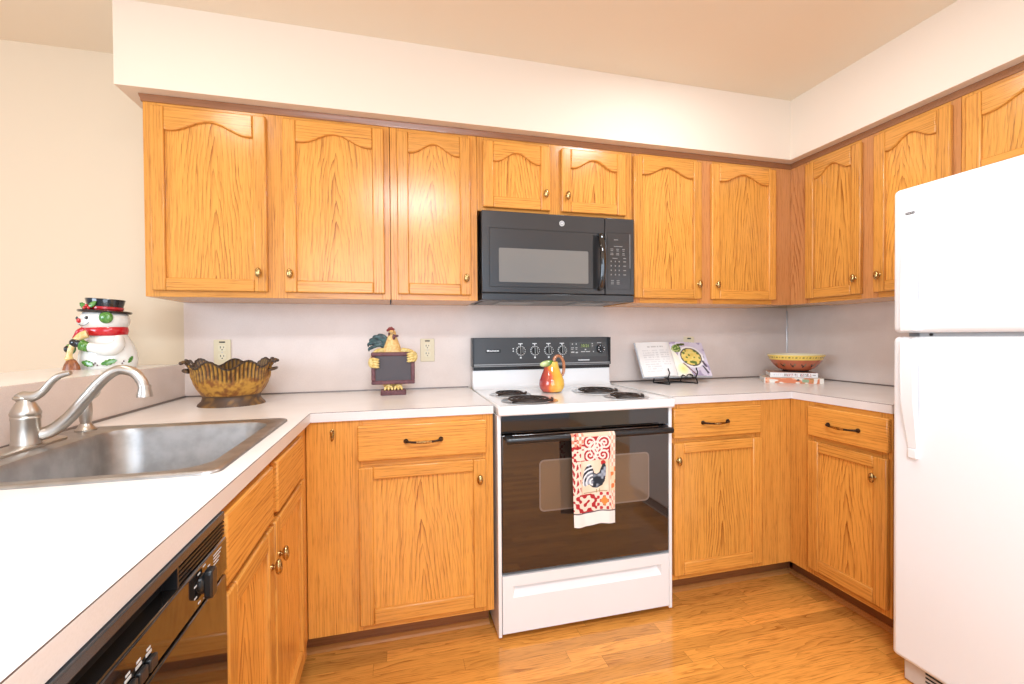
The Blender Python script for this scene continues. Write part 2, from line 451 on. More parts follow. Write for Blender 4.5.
def door(cab, x0, x1, z0, z1, yf, knob_at=None, arch=True, st=.047, rb=.048, rt=.088, apex=.045):
    T = .02
    b = B()
    yb = yf+T
    b.box(x0, x0+st, yf, yb, z0, z1, 0); b.box(x1-st, x1, yf, yb, z0, z1, 0)
    b.box(x0+st, x1-st, yf, yb, z0, z0+rb, 1)
    xa, xb = x0+st, x1-st
    if arch:
        n = 28; poly = [(xa, z1), ]
        cv = []
        for i in range(n+1):
            s = i/n; t = abs(2*s-1)
            q = .5*(1+math.cos(PI*min(t/.88, 1)))
            cv.append((xa+(xb-xa)*s, z1-rt+(rt-apex)*q))
        poly = [(xa, z1)]+cv+[(xb, z1)]
        b.prism(poly, yf, yb, 'xz', 1)
    else:
        b.box(xa, xb, yf, yb, z1-rt, z1, 1)
    d = b.build('door', ['oak_v', 'oak_h'], cab, bev=.0045, smooth=40)
    pc = ((xa+xb)/2, yf+.0155, (z0+rb+z1-rt)/2)
    p = B()
    hw, zb, zt = (xb-xa)/2+.006, z0+rb-.006-pc[2], (z1-apex*.7 if arch else z1-rt+.006)-pc[2]
    p.box(-hw, hw, -.003, .0045, zb, zt)
    p.build('panel', 'oak_c', d, loc=pc, bev=.001)
    if knob_at: knob(d, knob_at[0], yf, knob_at[1])
    return d
def drawer(cab, x0, x1, z0, z1, yf, pullx=None, pz=None):
    b = B().box(x0, x1, yf, yf+.02, z0, z1)
    d = b.build('drawer_front', 'oak_h', cab, bev=.005, segs=2)
    if pullx is not None:
        o, c = pull(d, pullx, yf, pz)
        c.build('pull_grip', 'brass', d)
    return d
def carcass(cab, x0, x1, yback, yface, z0, z1, closed=True, mat='oak_side'):
    b = B(); t = .016; yf = yface+.02
    b.box(x0, x0+t, yf, yback, z0, z1); b.box(x1-t, x1, yf, yback, z0, z1)
    b.box(x0+t, x1-t, yf, yback, z0, z0+t); b.box(x0+t, x1-t, yback-.006, yback, z0+t, z1)
    if closed: b.box(x0+t, x1-t, yf, yback-.006, z1-t, z1)
    return b.build('carcass', mat, cab)
def frame(cab, stiles, rails, x0, x1, yface, z0, z1, mats=('oak_v', 'oak_h')):
    """face frame: stiles = x-intervals, rails = z-intervals between the first and last stile"""
    b = B()
    for a, c in stiles: b.box(a, c, yface, yface+.02, z0, z1, 0)
    st = sorted(stiles)
    for (a, c), (e, g) in zip(st[:-1], st[1:]):
        for za, zb in rails:
            if e-c > .005: b.box(c, e, yface, yface+.02, za, zb, 1)
    return b.build('face_frame', list(mats), cab, bev=.0008, segs=1)

G_WALL, G_BASE = 'oak wall cabinets', 'oak base cabinets'
DF = YU-.02          # door front plane of the wall cabinets
WR = [(ZU, ZU+.04), (2.02, ZT-.002)]
# A: two tall doors at the left
c = thing('wall_cabinet', 'oak wall cabinet with two tall arched doors at the far left, beside cream wall', 'cabinet', (-1.284, 0, 0), 0, G_WALL)
carcass(c, -.001, .893, -.005, YU, ZU, ZT-.002)
frame(c, [(-.001, .045), (.41, .49), (.86, .893)], WR, 0, .893, YU, ZU, ZT-.002)
door(c, .026, .421, 1.36, 2.053, DF, (.392, 1.434)); door(c, .482, .870, 1.36, 2.053, DF, (.505, 1.434))
# B: single door left of microwave
c = thing('wall_cabinet', 'narrow oak wall cabinet with one arched door left of the microwave', 'cabinet', (-.39, 0, 0), 0, G_WALL)
carcass(c, 0.001, .375, -.005, YU, ZU, ZT-.002)
frame(c, [(0.001, .045), (.335, .375)], WR, 0, .375, YU, ZU, ZT-.002)
door(c, .029, .344, 1.36, 2.053, DF, (.322, 1.434))
# over microwave
c = thing('wall_cabinet', 'short oak wall cabinet with two small arched doors above the microwave', 'cabinet', (-.014, 0, 0), 0, G_WALL)
carcass(c, 0, .767, -.005, YU, 1.741, ZT-.002)
frame(c, [(0, .04), (.33, .41), (.725, .767)], [(1.741, 1.78), (2.02, ZT-.002)], 0, .767, YU, 1.741, ZT-.002)
door(c, .025, .341, 1.756, 2.051, DF, (.316, 1.829), rb=.05); door(c, .396, .728, 1.756, 2.051, DF, (.423, 1.829), rb=.05)
# C: right of microwave to the corner
c = thing('wall_cabinet', 'oak wall cabinet with two tall arched doors right of the microwave, reaching into the corner', 'cabinet', (.754, 0, 0), 0, G_WALL)
carcass(c, 0, .953, -.005, YU, ZU, ZT-.002)
frame(c, [(0, .04), (.37, .46), (.83, .973)], WR, 0, .973, YU, ZU, ZT-.002, ('oak_r', 'oak_h'))
door(c, .001, .384, 1.36, 2.053, DF, (.363, 1.434)); door(c, .444, .844, 1.36, 2.053, DF, (.471, 1.434))
# E: right wall pair (local x runs towards the camera)
RW = -PI/2
def right_cab(label, name, y0, group, xback=XR): return thing(name, label, 'cabinet', (xback, y0, 0), RW, group)
UF = 1.708-XR        # face plane in local y
c = right_cab('oak wall cabinet with two tall arched doors on the right wall, between corner and refrigerator', 'wall_cabinet', -.3216, G_WALL)
carcass(c, 0.001, .758, -.005, UF, ZU, ZT-.002)
frame(c, [(0.001, .12), (.385, .46), (.725, .758)], WR, 0, .758, UF, ZU, ZT-.002, ('oak_r', 'oak_h'))
door(c, .106, .394, 1.36, 2.053, UF-.02, (.37, 1.434)); door(c, .450, .735, 1.36, 2.053, UF-.02, (.475, 1.434))
# F: above the fridge
c = right_cab('short oak wall cabinet above the refrigerator at the right edge', 'wall_cabinet', -1.080, G_WALL)
carcass(c, 0.001, .92, -.005, UF, 1.741, ZT-.002)
frame(c, [(0.001, .04), (.42, .50), (.88, .92)], [(1.741, 1.78), (2.02, ZT-.002)], 0, .92, UF, 1.741, ZT-.002)
door(c, .022, .431, 1.756, 2.053, UF-.02, (.40, 1.829), rb=.05); door(c, .482, .90, 1.756, 2.053, UF-.02, (.51, 1.829), rb=.05)

ZB0, ZB1 = .117, ZC-CT
BF = YB-.02
BR = [(ZB0, ZB0+.04), (.70, .745), (ZB1-.025, ZB1)]
# base left of the range
c = thing('base_cabinet', 'oak base cabinet with one drawer and one door, left of the range', 'cabinet', (-.681, 0, 0), 0, G_BASE)
carcass(c, .003, .669, -.012, YB, ZB0, ZB1, False)
frame(c, [(.003, .19), (.625, .669)], BR, 0, .669, YB, ZB0, ZB1)
drawer(c, .174, .640, .733, .860, BF, .405, .798)
door(c, .176, .639, .142, .711, BF, (.612, .637), False, .05, .055, .045)
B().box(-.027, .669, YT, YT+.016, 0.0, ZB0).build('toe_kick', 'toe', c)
# right of range, to the corner
c = thing('base_cabinet', 'oak base cabinet with drawer and door right of the range, ending in the corner', 'cabinet', (.771, 0, 0), 0, G_BASE)
carcass(c, 0, .628, -.012, YB, ZB0, ZB1, False)
frame(c, [(0, .04), (.42, .6485)], BR, 0, .6485, YB, ZB0, ZB1)
drawer(c, .001, .449, .733, .860, BF, .205, .797)
door(c, .001, .455, .142, .714, BF, (.018, .640), False, .05, .055, .045)
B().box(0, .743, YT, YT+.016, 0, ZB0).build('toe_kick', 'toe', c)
# right run, before the fridge
RF = 1.40-XR
c = right_cab('oak base cabinet with one drawer and one door on the right wall, beside the refrigerator', 'base_cabinet', -.6165, G_BASE)
carcass(c, .001, .443, -.012, RF, ZB0, ZB1, False)
frame(c, [(.001, .13), (.40, .443)], BR, 0, .443, RF, ZB0, ZB1)
drawer(c, .106, .440, .733, .862, RF-.02, .268, .797)
door(c, .106, .436, .146, .711, RF-.02, (.392, .632), False, .05, .055, .045)
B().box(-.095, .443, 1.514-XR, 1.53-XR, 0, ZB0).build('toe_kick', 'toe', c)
# left run sink base (local x runs towards the back wall)
LF = -.681-XL        # distance of the face from the left wall -> local y = -(LF)
c = thing('base_cabinet', 'oak sink base cabinet with two false drawer fronts and two doors, under the sink', 'cabinet', (XL+.001, -1.428, 0), PI/2, G_BASE)
carcass(c, .001, .785, -.012, -LF, ZB0, ZB1, False)
frame(c, [(.001, .04), (.30, .38), (.69, .8305)], BR, 0, .83, -LF, ZB0, ZB1)
drawer(c, .013, .318, .735, .866, -LF-.02); drawer(c, .362, .666, .735, .866, -LF-.02)
door(c, .013, .318, .142, .722, -LF-.02, (.293, .63), False, .047, .05, .045)
door(c, .334, .688, .142, .722, -LF-.02, (.363, .63), False, .047, .05, .045)
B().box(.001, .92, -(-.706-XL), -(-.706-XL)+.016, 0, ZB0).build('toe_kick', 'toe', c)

# ------------------------------------------------------------------ countertops
def slab(name, outer, holes, z0, z1, mats, label, edges, ends=()):
    import bmesh
    bm = bmesh.new(); loops = []
    for lp in [outer]+holes:
        vs = [bm.verts.new((x, y, z1)) for x, y in lp]
        es = [bm.edges.new((vs[i], vs[(i+1) % len(vs)])) for i in range(len(vs))]
        loops.append((vs, es))
    bmesh.ops.triangle_fill(bm, use_beauty=True, use_dissolve=False, edges=[e for l in loops for e in l[1]])
    vmap = {v: bm.verts.new((v.co.x, v.co.y, z0)) for v in list(bm.verts)}
    for f in list(bm.faces): bm.faces.new([vmap[v] for v in reversed(f.verts)])
    for vs, es in loops:
        for i in range(len(vs)):
            a, b2 = vs[i], vs[(i+1) % len(vs)]
            bm.faces.new((a, b2, vmap[b2], vmap[a]))
    bmesh.ops.recalc_face_normals(bm, faces=bm.faces)
    me = bpy.data.meshes.new(name); bm.to_mesh(me); bm.free()
    me.materials.append(M[mats[0]])
    o = bpy.data.objects.new(name, me); COL.objects.link(o)
    tag(o, label, 'countertop', 'laminate countertops')
    b = B()
    for (xa, ya, xb, yb) in edges:   # edge band: thin sheet on the front, dark seam line along its top
        d = Vector((xb-xa, yb-ya, 0)).normalized(); nrm = Vector((d.y, -d.x, 0))
        def strip(off, za, zb, mi):
            p = [Vector((xa, ya, 0)), Vector((xb, yb, 0)), Vector((xb, yb, 0))+nrm*off, Vector((xa, ya, 0))+nrm*off]
            vs = [(q.x, q.y, za) for q in p]+[(q.x, q.y, zb) for q in p]
            b.add(vs, [(3,2,1,0),(4,5,6,7),(0,1,5,4),(1,2,6,5),(2,3,7,6),(3,0,4,7)], mi)
        strip(.0012, z0, z1-.0016, 0)
        strip(.0009, z1-.0016, z1, 1)
    b.build('edge_band', ['edge', 'seam'], o)
    return o
sink_hole = rrect(-1.20, -.735, -1.30, -.762, .05, 5)
faucet_ok = []
slab('countertop', [(XL+.001, -.005), (-.012, -.005), (-.012, -.627), (-.6625, -.627), (-.6625, -2.66), (XL+.001, -2.66)], [sink_hole], ZC-CT, ZC,
     ['counter'], 'white laminate countertop on the left with the sink set into it', [(-.6625, -.627, -.012, -.627), (-.6625, -2.66, -.6625, -.627)])
slab('countertop', [(.771, -.005), (XR-.005, -.005), (XR-.005, -1.06), (1.396, -1.06), (1.396, -.627), (.771, -.627)], [], ZC-CT, ZC,
     ['counter'], 'white laminate countertop on the right, from the range around the corner to the refrigerator',
     [(.771, -.627, 1.396, -.627), (1.396, -.627, 1.396, -1.06), (1.396, -1.06, XR-.005, -1.06)])
t = thing('bar_top', 'raised white breakfast bar ledge behind the sink, with the snowman on it', 'ledge', (0, 0, 0))
B().box(-1.70, XL-.006, -2.7, -.002, 1.03, 1.0624).build('slab', 'counter', t, bev=.002)
B().box(XL-.006, XL-.0055, -2.7, -.002, 1.0605, 1.0628).build('seam', 'seam', t)

# ------------------------------------------------------------------ sink and faucet
t = thing('sink', 'stainless steel single bowl sink set into the left countertop', 'sink', (0, 0, ZC))
def loop(x0, x1, y0, y1, r, z): return [(x, y, z) for x, y in rrect(x0, x1, y0, y1, r, 8)]
B().loft([loop(-1.268, -.704, -1.328, -.736, .03, .0005), loop(-1.267, -.705, -1.327, -.737, .03, .005), loop(-1.262, -.710, -1.322, -.742, .028, .0075),
          loop(-1.255, -.717, -1.315, -.749, .025, .0055), loop(-1.163, -.739, -1.297, -.767, .075, .0055), loop(-1.158, -.744, -1.292, -.772, .072, .003)]).build('rim', 'steel', t, smooth=60)
bowl = B().loft([loop(-1.158, -.744, -1.292, -.772, .072, .003), loop(-1.153, -.749, -1.287, -.777, .07, -.010), loop(-1.145, -.757, -1.28, -.785, .07, -.14),
          loop(-1.135, -.767, -1.27, -.795, .07, -.168), loop(-1.11, -.79, -1.245, -.82, .065, -.18), loop(-.99, -.91, -1.07, -.99, .035, -.183)], cap1=True)
bowl.build('bowl', 'steel', t, smooth=60)
B().lathe([(.042, -.182), (.045, -.1795), (.040, -.180), (.034, -.186), (.0, -.186)], (-.95, -1.03, 0), 24, cap=False).build('drain', 'chrome', t)

ZD = ZC+.0057
t = thing('faucet', 'brushed nickel faucet with swooping spout and lever, at the back of the sink', 'faucet', (-1.224, -.986, ZD))
b = B().loft([[(x, y, 0) for x, y in rrect(-.026, .03, -.125, .105, .026, 6)], [(x, y, .005) for x, y in rrect(-.026, .03, -.125, .105, .026, 6)], [(x, y, .008) for x, y in rrect(-.025, .025, -.12, .10, .024, 6)]], cap0=True, cap1=True)
b.build('base_plate', 'nickel', t)
b = B().lathe([(.027, .008), (.027, .012), (.0255, .016), (.0255, .066), (.0265, .068), (.0265, .073), (.0255, .075), (.0275, .080), (.0275, .084), (.025, .090), (.018, .105), (.013, .112), (.012, .118), (.0, .119)], seg=28, cap=False)
b.build('valve_body', 'nickel', t, smooth=40)
b = B(); pts = crom([(-.016, 0, .117), (-.004, 0, .120), (.018, 0, .122), (.036, 0, .134), (.050, 0, .153), (.066, 0, .168), (.090, 0, .176)], 6)
b.tube(pts, [.010, .014, .0115, .008, .0075, .0075, .0055], 12)
b.ell((-.006, 0, .118), (.017, .017, .007))
b.build('lever', 'nickel', t)
b = B(); pts = crom([(.012, .010, .026), (.038, .018, .034), (.072, .022, .064), (.105, .024, .108), (.140, .026, .154), (.172, .027, .178), (.204, .028, .172), (.222, .028, .150), (.228, .028, .132)], 7)
b.tube(pts, [.0155, .0155, .0145, .0135, .0128, .0125, .012, .012, .0125], 16, up=(0, 1, 0))
b.build('spout', 'nickel', t, smooth=60)
B().lathe([(.0135, .138), (.014, .134), (.0135, .130), (.015, .122), (.017, .112), (.017, .108), (.012, .108), (.0, .111)], (.229, .028, 0), 20, cap=False).build('aerator', 'nickel', t)
t = thing('side_sprayer', 'brushed nickel side sprayer standing beside the faucet, nearer the back wall', 'sprayer', (-1.218, -.787, ZD))
B().lathe([(.024, 0), (.024, .004), (.018, .010), (.0145, .016), (.013, .020), (0, .020)], seg=24, cap=False).build('collar', 'nickel', t)
B().lathe([(.0115, .018), (.0135, .03), (.0150, .055), (.0145, .075), (.011, .088), (.006, .094), (0, .095)], seg=20, cap=False).build('wand', 'nickel', t)
b = B().tube(crom([(.006, 0, .080), (.016, 0, .092), (.024, 0, .100), (.030, 0, .108), (.022, 0, .113)], 5), [.004, .006, .008, .006, .003], 10)
b.build('trigger', 'nickel', t)

# ------------------------------------------------------------------ dishwasher
t = thing('dishwasher', 'black dishwasher with dial and push buttons under the left countertop', 'dishwasher', (-.655, -1.434, 0))
ya, yb = -.598, -.001
B().box(-.60, -.026, ya, yb, .10, .878).build('tub', 'dark', t)
B().box(-.026, .0, ya+.002, yb, .115, .770).build('door_panel', 'blackg', t, bev=.003)
B().box(-.026, .001, ya+.002, yb, .776, .836).build('control_panel', 'blackg', t, bev=.004)
B().box(-.026, -.002, ya+.002, yb, .864, .879).build('top_trim', 'mwbody', t, bev=.002)
b = B().box(-.026, -.022, ya+.002, yb, .836, .864)
b.box(-.026, -.003, -.170, -.166, .836, .864); b.box(-.026, -.003, ya+.002, ya+.01, .836, .864)
b.build('handle_pocket', 'black', t)
b = B()
for k in range(4): b.box(-.022, -.003, -.166, yb, .839+k*.0064, .842+k*.0064)
for k in range(4): b.box(-.022, -.006, -.16+k*.04, -.157+k*.04, .836, .864)
b.build('vent_louvres', 'black', t)
d = B().lathe([(.015, .001), (.015, .003), (.012, .006), (0, .006)], (0, -.100, .806), 28, axis='x', cap=False).build('dial', 'black', t)
B().prism([(-.111, .788), (-.107, .784), (-.093, .784), (-.089, .788), (-.089, .824), (-.093, .828), (-.107, .828), (-.111, .824)], .005, .017, 'yz').build('dial_grip', 'black', d, bev=.003)
for k in range(5):
    y = -.244-k*.021
    q = B().box(.001, .007, y-.017, y, .785, .800).build('button', 'black', t, bev=.0015)
b = B()
for k in range(5):
    y = -.244-k*.021
    b.box(.001, .0014, y-.015, y-.003, .803, .8065); b.box(.001, .0014, y-.013, y-.005, .809, .8115)
b.build('button_labels', 'lgrey', t)
b = B()
for a in range(9):
    w = 2*PI*a/9
    b.box(.001, .0014, -.100+.028*math.cos(w)-.004, -.100+.028*math.cos(w)+.004, .806+.0245*math.sin(w)-.001, .806+.0245*math.sin(w)+.001)
for k in range(4): b.box(.001, .0014, -.060+.0*k, -.040+.004*k, .812+k*.005, .8135+k*.005)
b.build('dial_labels', 'lgrey', t)
B().box(-.10, -.085, ya, yb, 0, .10).build('toe_panel', 'black', t)

# ------------------------------------------------------------------ range
t = thing('range', 'white and black freestanding electric coil range between the base cabinets', 'stove', (0, 0, 0))
RXW = .756
B().box(.012, RXW-.012, -.60, -.02, .03, .874).build('body', 'dark', t)
for x in (0, RXW-.014): B().box(x, x+.014, -.643, -.02, .018, .874).build('side_panel', 'white', t, bev=.002)
B().box(.0, RXW+.001, -.668, -.045, .874, .911).build('cooktop', 'white', t, bev=.008, segs=3)
pf = [(-.105, .9105), (-.088, .913), (-.078, .922), (-.073, .942), (-.071, 1.004), (-.03, 1.004), (-.03, .9105)]
B().prism(pf, .002, RXW-.002, 'yz').build('backguard', 'white', t, smooth=50)
cp = B().prism([(-.080, 1.022), (-.066, 1.170), (-.022, 1.170), (-.022, 1.022)], -.001, RXW+.003, 'yz')
cpo = cp.build('control_panel', 'panel', t, bev=.003)
cy = lambda z: -.080+(z-1.022)/(1.170-1.022)*.014      # panel face y at height z
tilt = math.atan2(.014, .148)
B().box(.004, RXW-.002, -.076, -.03, 1.004, 1.022).build('vent_gap', 'black', t)
b = B().box(.006, RXW-.004, -.0845, -.079, 1.030, 1.036); b.box(.006, RXW-.004, -.0835, -.079, 1.0225, 1.026)
b.build('panel_ridge', 'grey', cpo, bev=.001)
B().box(.001, .008, -.0812, -.06, 1.024, 1.169).build('panel_end', 'black', cpo)
B().box(RXW-.010, RXW+.002, -.0815, -.06, 1.024, 1.169).build('panel_end', 'black', cpo)
# badge: black plate with a row of pale letter strokes
yq = cy(1.101)
b = B().box(.068, .146, yq-.0012, yq+.004, 1.093, 1.110, 0)
x = .074
for w, h in ((.013, .008), (.006, .006), (.006, .005), (.006, .007), (.006, .006), (.006, .006), (.007, .006), (.005, .006)):
    b.box(x, x+w-.0008, yq-.0022, yq-.001, 1.0995, 1.0995+h, 1); x += w+.0012
b.build('badge', ['black', 'wprint'], cpo)
# burner knobs
for kx in (.252, .329, .405, .481):
    z = 1.101; y0 = cy(z)
    d = B().lathe([(.0255, 0), (.0255, -.003), (.024, -.004), (0, -.004)], (0, 0, 0), 28, axis='y', cap=False)
    kb = d.lathe([(.0195, -.003), (.0185, -.014), (.016, -.016), (0, -.016)], (0, 0, 0), 28, axis='y', cap=False).build('knob', 'black', t, loc=(kx, y0, z), rot=(-tilt, 0, 0))
    B().box(-.0045, .0045, -.027, -.014, -.019, .019).build('grip', 'black', kb, bev=.002)
    B().box(-.006, -.005, -.0275, -.02, -.017, .017).box(.0055, .0068, -.0275, -.016, -.012, .015).build('highlight_edge', 'lgrey', kb)
    rg = B()
    for a in range(14):
        w = 2*PI*a/14+.22
        rg.ell((.0228*math.cos(w), -.0042, .0228*math.sin(w)), (.0042, .0009, .0036), 8, 5)
    rg.build('dial_marks', 'lgrey', kb)
    for zz, hw, hh, nm in ((1.138, .012, .0022, 'knob_label'), (1.132, .003, .003, 'knob_pointer'), (1.066, .0045, .0042, 'burner_symbol')):
        B().box(kx-hw, kx+hw, cy(zz)-.0006, cy(zz)+.002, zz-hh, zz+hh).build(nm, 'wprint', cpo)
for px, zz in ((.213, 1.113), (.213, 1.100)): B().box(px-.003, px+.003, cy(zz)-.0006, cy(zz)+.002, zz-.003, zz+.003).build('indicator_mark', 'wprint', cpo)
B().box(.57, .635, cy(1.0475)-.0008, cy(1.0475)+.002, 1.045, 1.050).build('model_strip', 'wprint', cpo)
# clock panel with display and oven knob
dk = B().prism([(cy(1.066)-.0015, 1.066), (cy(1.143)-.0015, 1.143), (cy(1.143)+.003, 1.143), (cy(1.066)+.003, 1.066)], .525, .735, 'yz').build('clock_panel', 'grey', cpo)
dk.data.materials[0] = plain('clock_panel_grey', (.085, .088, .09), .35, .2)
B().prism([(cy(1.110)-.0022, 1.110), (cy(1.135)-.0022, 1.135), (cy(1.135), 1.135), (cy(1.110), 1.110)], .583, .645, 'yz').build('display', 'lcd', cpo)
text_mesh('10:21', .021, 'clock_digits', 'digits', cpo, (.612, cy(1.123)-.0027, 1.123), (PI/2-tilt, 0, 0))
for px, zz, hw, hh in ((.540, 1.133, .003, .003), (.562, 1.133, .003, .003), (.540, 1.113, .008, .0015), (.562, 1.113, .006, .0015), (.538, 1.105, .006, .0012), (.562, 1.105, .005, .0012),
                       (.540, 1.09, .009, .003), (.563, 1.088, .006, .003), (.600, 1.092, .012, .002), (.628, 1.092, .012, .002), (.614, 1.103, .004, .003), (.655, 1.134, .003, .003), (.655, 1.122, .003, .002), (.660, 1.092, .003, .003), (.695, 1.139, .012, .0015)):
    B().box(px-hw, px+hw, cy(zz)-.0022, cy(zz), zz-hh, zz+hh).build('clock_mark', 'lgrey', cpo)
kb = B().lathe([(.023, 0), (.022, -.016), (.019, -.019), (0, -.019)], (0, 0, 0), 28, axis='y', cap=False).build('oven_knob', 'black', t, loc=(.700, cy(1.106), 1.106), rot=(-tilt, 0, 0))
B().box(-.004, .004, -.027, -.015, -.020, .020).build('grip', 'black', kb, bev=.002)
b = B()
for a in range(8):
    w = 2*PI*a/8+.4; b.ell((.017*math.cos(w), -.0192, .017*math.sin(w)), (.003, .0008, .0025), 8, 5)
b.build('dial_marks', 'wprint', kb)
# burners
for bx, by, R, n in ((.158, -.545, .098, 4), (.132, -.325, .076, 3), (.556, -.335, .098, 4), (.590, -.555, .076, 3)):
    dp = B().lathe([(R+.018, .9110), (R+.020, .9130), (R+.012, .9145), (R+.004, .9112), (R*.6, .9105), (0, .9105)], (bx, by, 0), 40, cap=False).build('drip_pan', 'chrome', t)
    pts = []
    for i in range(n*28+1):
        a = 2*PI*i/28; r = .018+(R-.020)*i/(n*28)
        pts.append((bx+r*math.cos(a), by+r*math.sin(a), .9205))
    B().tube(pts, .0040, 8).build('coil', 'coil', dp)
    bb = B()
    for a in (PI/2, PI/2+2*PI/3, PI/2+4*PI/3):
        bb.tube([(bx, by, .915), (bx+R*math.cos(a), by+R*math.sin(a), .915)], .003, 6)
    bb.build('coil_support', 'coil', dp)
# front
B().box(.016, RXW-.016, -.641, -.60, .803, .872).build('vent_panel', 'blackg', t, bev=.002)
od = B().box(.016, RXW-.016, -.643, -.602, .264, .797).build('oven_door', 'oveng', t, bev=.004)
b = B()
for l, m in ((rrect(.166, .648, .488, .692, .02, 5), None),):
    n = len(l); inn = rrect(.172, .642, .494, .686, .016, 5)
    vs = [(x, -.6436, z) for x, z in l]+[(x, -.6436, z) for x, z in inn]+[(x, -.6428, z) for x, z in l]+[(x, -.6428, z) for x, z in inn]
    fs = []
    for i in range(n):
        j = (i+1) % n
        fs += [(i, j, n+j, n+i), (2*n+i, 3*n+i, 3*n+j, 2*n+j), (i, 2*n+i, 2*n+j, j), (n+i, n+j, 3*n+j, 3*n+i)]
    b.add(vs, fs)
M['winring'] = plain('oven_window_ring', (.20, .15, .12), .2)
b.build('window_ring', 'winring', od)
M['oveninner'] = plain('oven_window', (.15, .10, .065), .06, spec=.8, coat=.4)
B().prism(rrect(.172, .642, .494, .686, .016, 5), -.6434, -.6426, 'xz').build('window', 'oveninner', od)
hd = B()
hd.tube([(.026, -.692, .786), (.034, -.696, .787), (.715, -.696, .787), (.724, -.692, .786)], .0125, 14, flat=.75, up=(0, 0, 1))
hdo = hd.build('handle', 'black', t, smooth=50)
for x in (.028, .692): B().box(x, x+.030, -.695, -.642, .776, .798).build('bracket', 'black', hdo, bev=.003)
b = B().box(.016, RXW-.016, -.643, -.60, .03, .166).box(.016, RXW-.016, -.643, -.60, .2105, .252)
b.box(.016, .058, -.643, -.60, .166, .2105).box(.704, RXW-.016, -.643, -.60, .166, .2105)
b.add([(.058, -.643, .166), (.704, -.643, .166), (.690, -.619, .204), (.072, -.619, .204), (.058, -.643, .2105), (.704, -.643, .2105), (.690, -.619, .209), (.072, -.619, .209)],
      [(0, 1, 2, 3), (3, 2, 6, 7), (7, 6, 5, 4), (0, 3, 7, 4), (1, 5, 6, 2)])
b.build('storage_drawer', 'white', t, fixn=False)
for x in (.05, .70):
    for y in (-.56, -.08): B().lathe([(.015, 0), (.018, .006), (.012, .01), (.012, .031)], (x, y, 0), 12).build('foot', 'black', t)

# ------------------------------------------------------------------ microwave
t = thing('microwave', 'black over-the-range microwave mounted under the short cabinet', 'microwave', (0, 0, 0))
mx0, mx1, my, mz0, mz1 = .0, .748, -.352, 1.338, 1.738
B().box(mx0+.004, mx1-.004, my+.03, -.006, mz0+.006, mz1).build('case', 'mwbody', t)
B().box(mx0, .593, my, my+.03, mz0+.035, mz1-.001).build('door', 'mwbody', t, bev=.003)
B().box(.596, mx1, my, my+.03, mz0+.035, mz1-.001).build('control_panel', 'mwbody', t, bev=.003)
B().box(mx0, mx1, my+.002, my+.03, mz0, mz0+.032).build('lower_trim', 'mwbody', t, bev=.003)
dr = [o for o in t.children if o.name.startswith('door')][0]
cpn = [o for o in t.children if o.name.startswith('control')][0]
def ring(b, x0, x1, z0, z1, w, y, mi=0):
    b.box(x0, x1, y, y+.001, z1-w, z1, mi); b.box(x0, x1, y, y+.001, z0, z0+w, mi)
    b.box(x0, x0+w, y, y+.001, z0+w, z1-w, mi); b.box(x1-w, x1, y, y+.001, z0+w, z1-w, mi)
b = B(); ring(b, .033, .590, 1.398, 1.662, .0022, my-.0005)
b.build('door_seam', 'dark', dr)
B().prism(rrect(.077, .508, 1.421, 1.573, .006, 3), my-.0009, my+.001, 'xz').build('window', 'mwwin', dr)
h = B()
h.tube(crom([(.562, my+.002, 1.652), (.563, my-.022, 1.643), (.564, my-.036, 1.590), (.565, my-.040, 1.525), (.565, my-.036, 1.460), (.564, my-.022, 1.407), (.563, my+.002, 1.398)], 6), [.010, .0115, .012, .012, .012, .0115, .010], 14, flat=1.15)
h.build('handle', 'blackg', dr, smooth=60)
B().box(.532, .549, my-.001, my+.001, 1.398, 1.650).build('handle_recess', 'dark', dr)
lg = B().lathe([(.0125, my+.001), (.0125, my-.0012), (0, my-.0012)], (.377, 0, 1.697), 28, axis='y', cap=False).build('emblem', 'lgrey', t)
B().lathe([(.0098, my-.0011), (.0098, my-.0016), (0, my-.0016)], (.377, 0, 1.697), 28, axis='y', cap=False).build('emblem_field', 'grey', lg)
text_mesh('GE', .0105, 'emblem_letters', 'wprint', lg, (.377, my-.002, 1.697), (PI/2, 0, 0))
b = B(); ring(b, .606, .728, 1.398, 1.668, .0016, my-.0005); b.build('panel_seam', 'dark', cpn)
b = B()
b.box(.724, .7262, my-.0008, my, 1.50, 1.664)
b.build('panel_edge', 'grey', cpn)
b = B(); yy = my-.0006
def mk(px, z, w, hgt): b.box(px-w/2, px+w/2, yy, my+.001, z-hgt/2, z+hgt/2)
mk(.652, 1.634, .022, .0042); mk(.656, 1.6345, .008, .006)
mk(.663, 1.603, .045, .003)
for i, px in enumerate((.630, .660, .691)):
    for z, w in ((1.590, .015), (1.582, .012), (1.570, .014), (1.563, .016)): mk(px, z, w*(.8 if i == 2 else 1), .0032)
mk(.646, 1.546, .026, .003)
for i, px in enumerate((.626, .648, .668)):
    for z in (1.531, 1.510, 1.489, 1.468): mk(px, z, .0052, .0062)
for z in (1.547, 1.531, 1.510, 1.489, 1.468): mk(.697, z, .014, .004)
for px in (.632, .662):
    for z in (1.440, 1.432, 1.424): mk(px, z, .015, .003)
b.build('keypad', 'keyprint', cpn)
b = B().box(mx0+.02, mx1-.02, my+.05, -.03, mz0+.001, mz0+.007); b.build('bottom_plate', 'black', t)
b = B()
for x in (.10, .48): b.box(x, x+.17, my+.09, -.08, mz0-.003, mz0+.001)
b.build('grease_filter', 'grey', t)

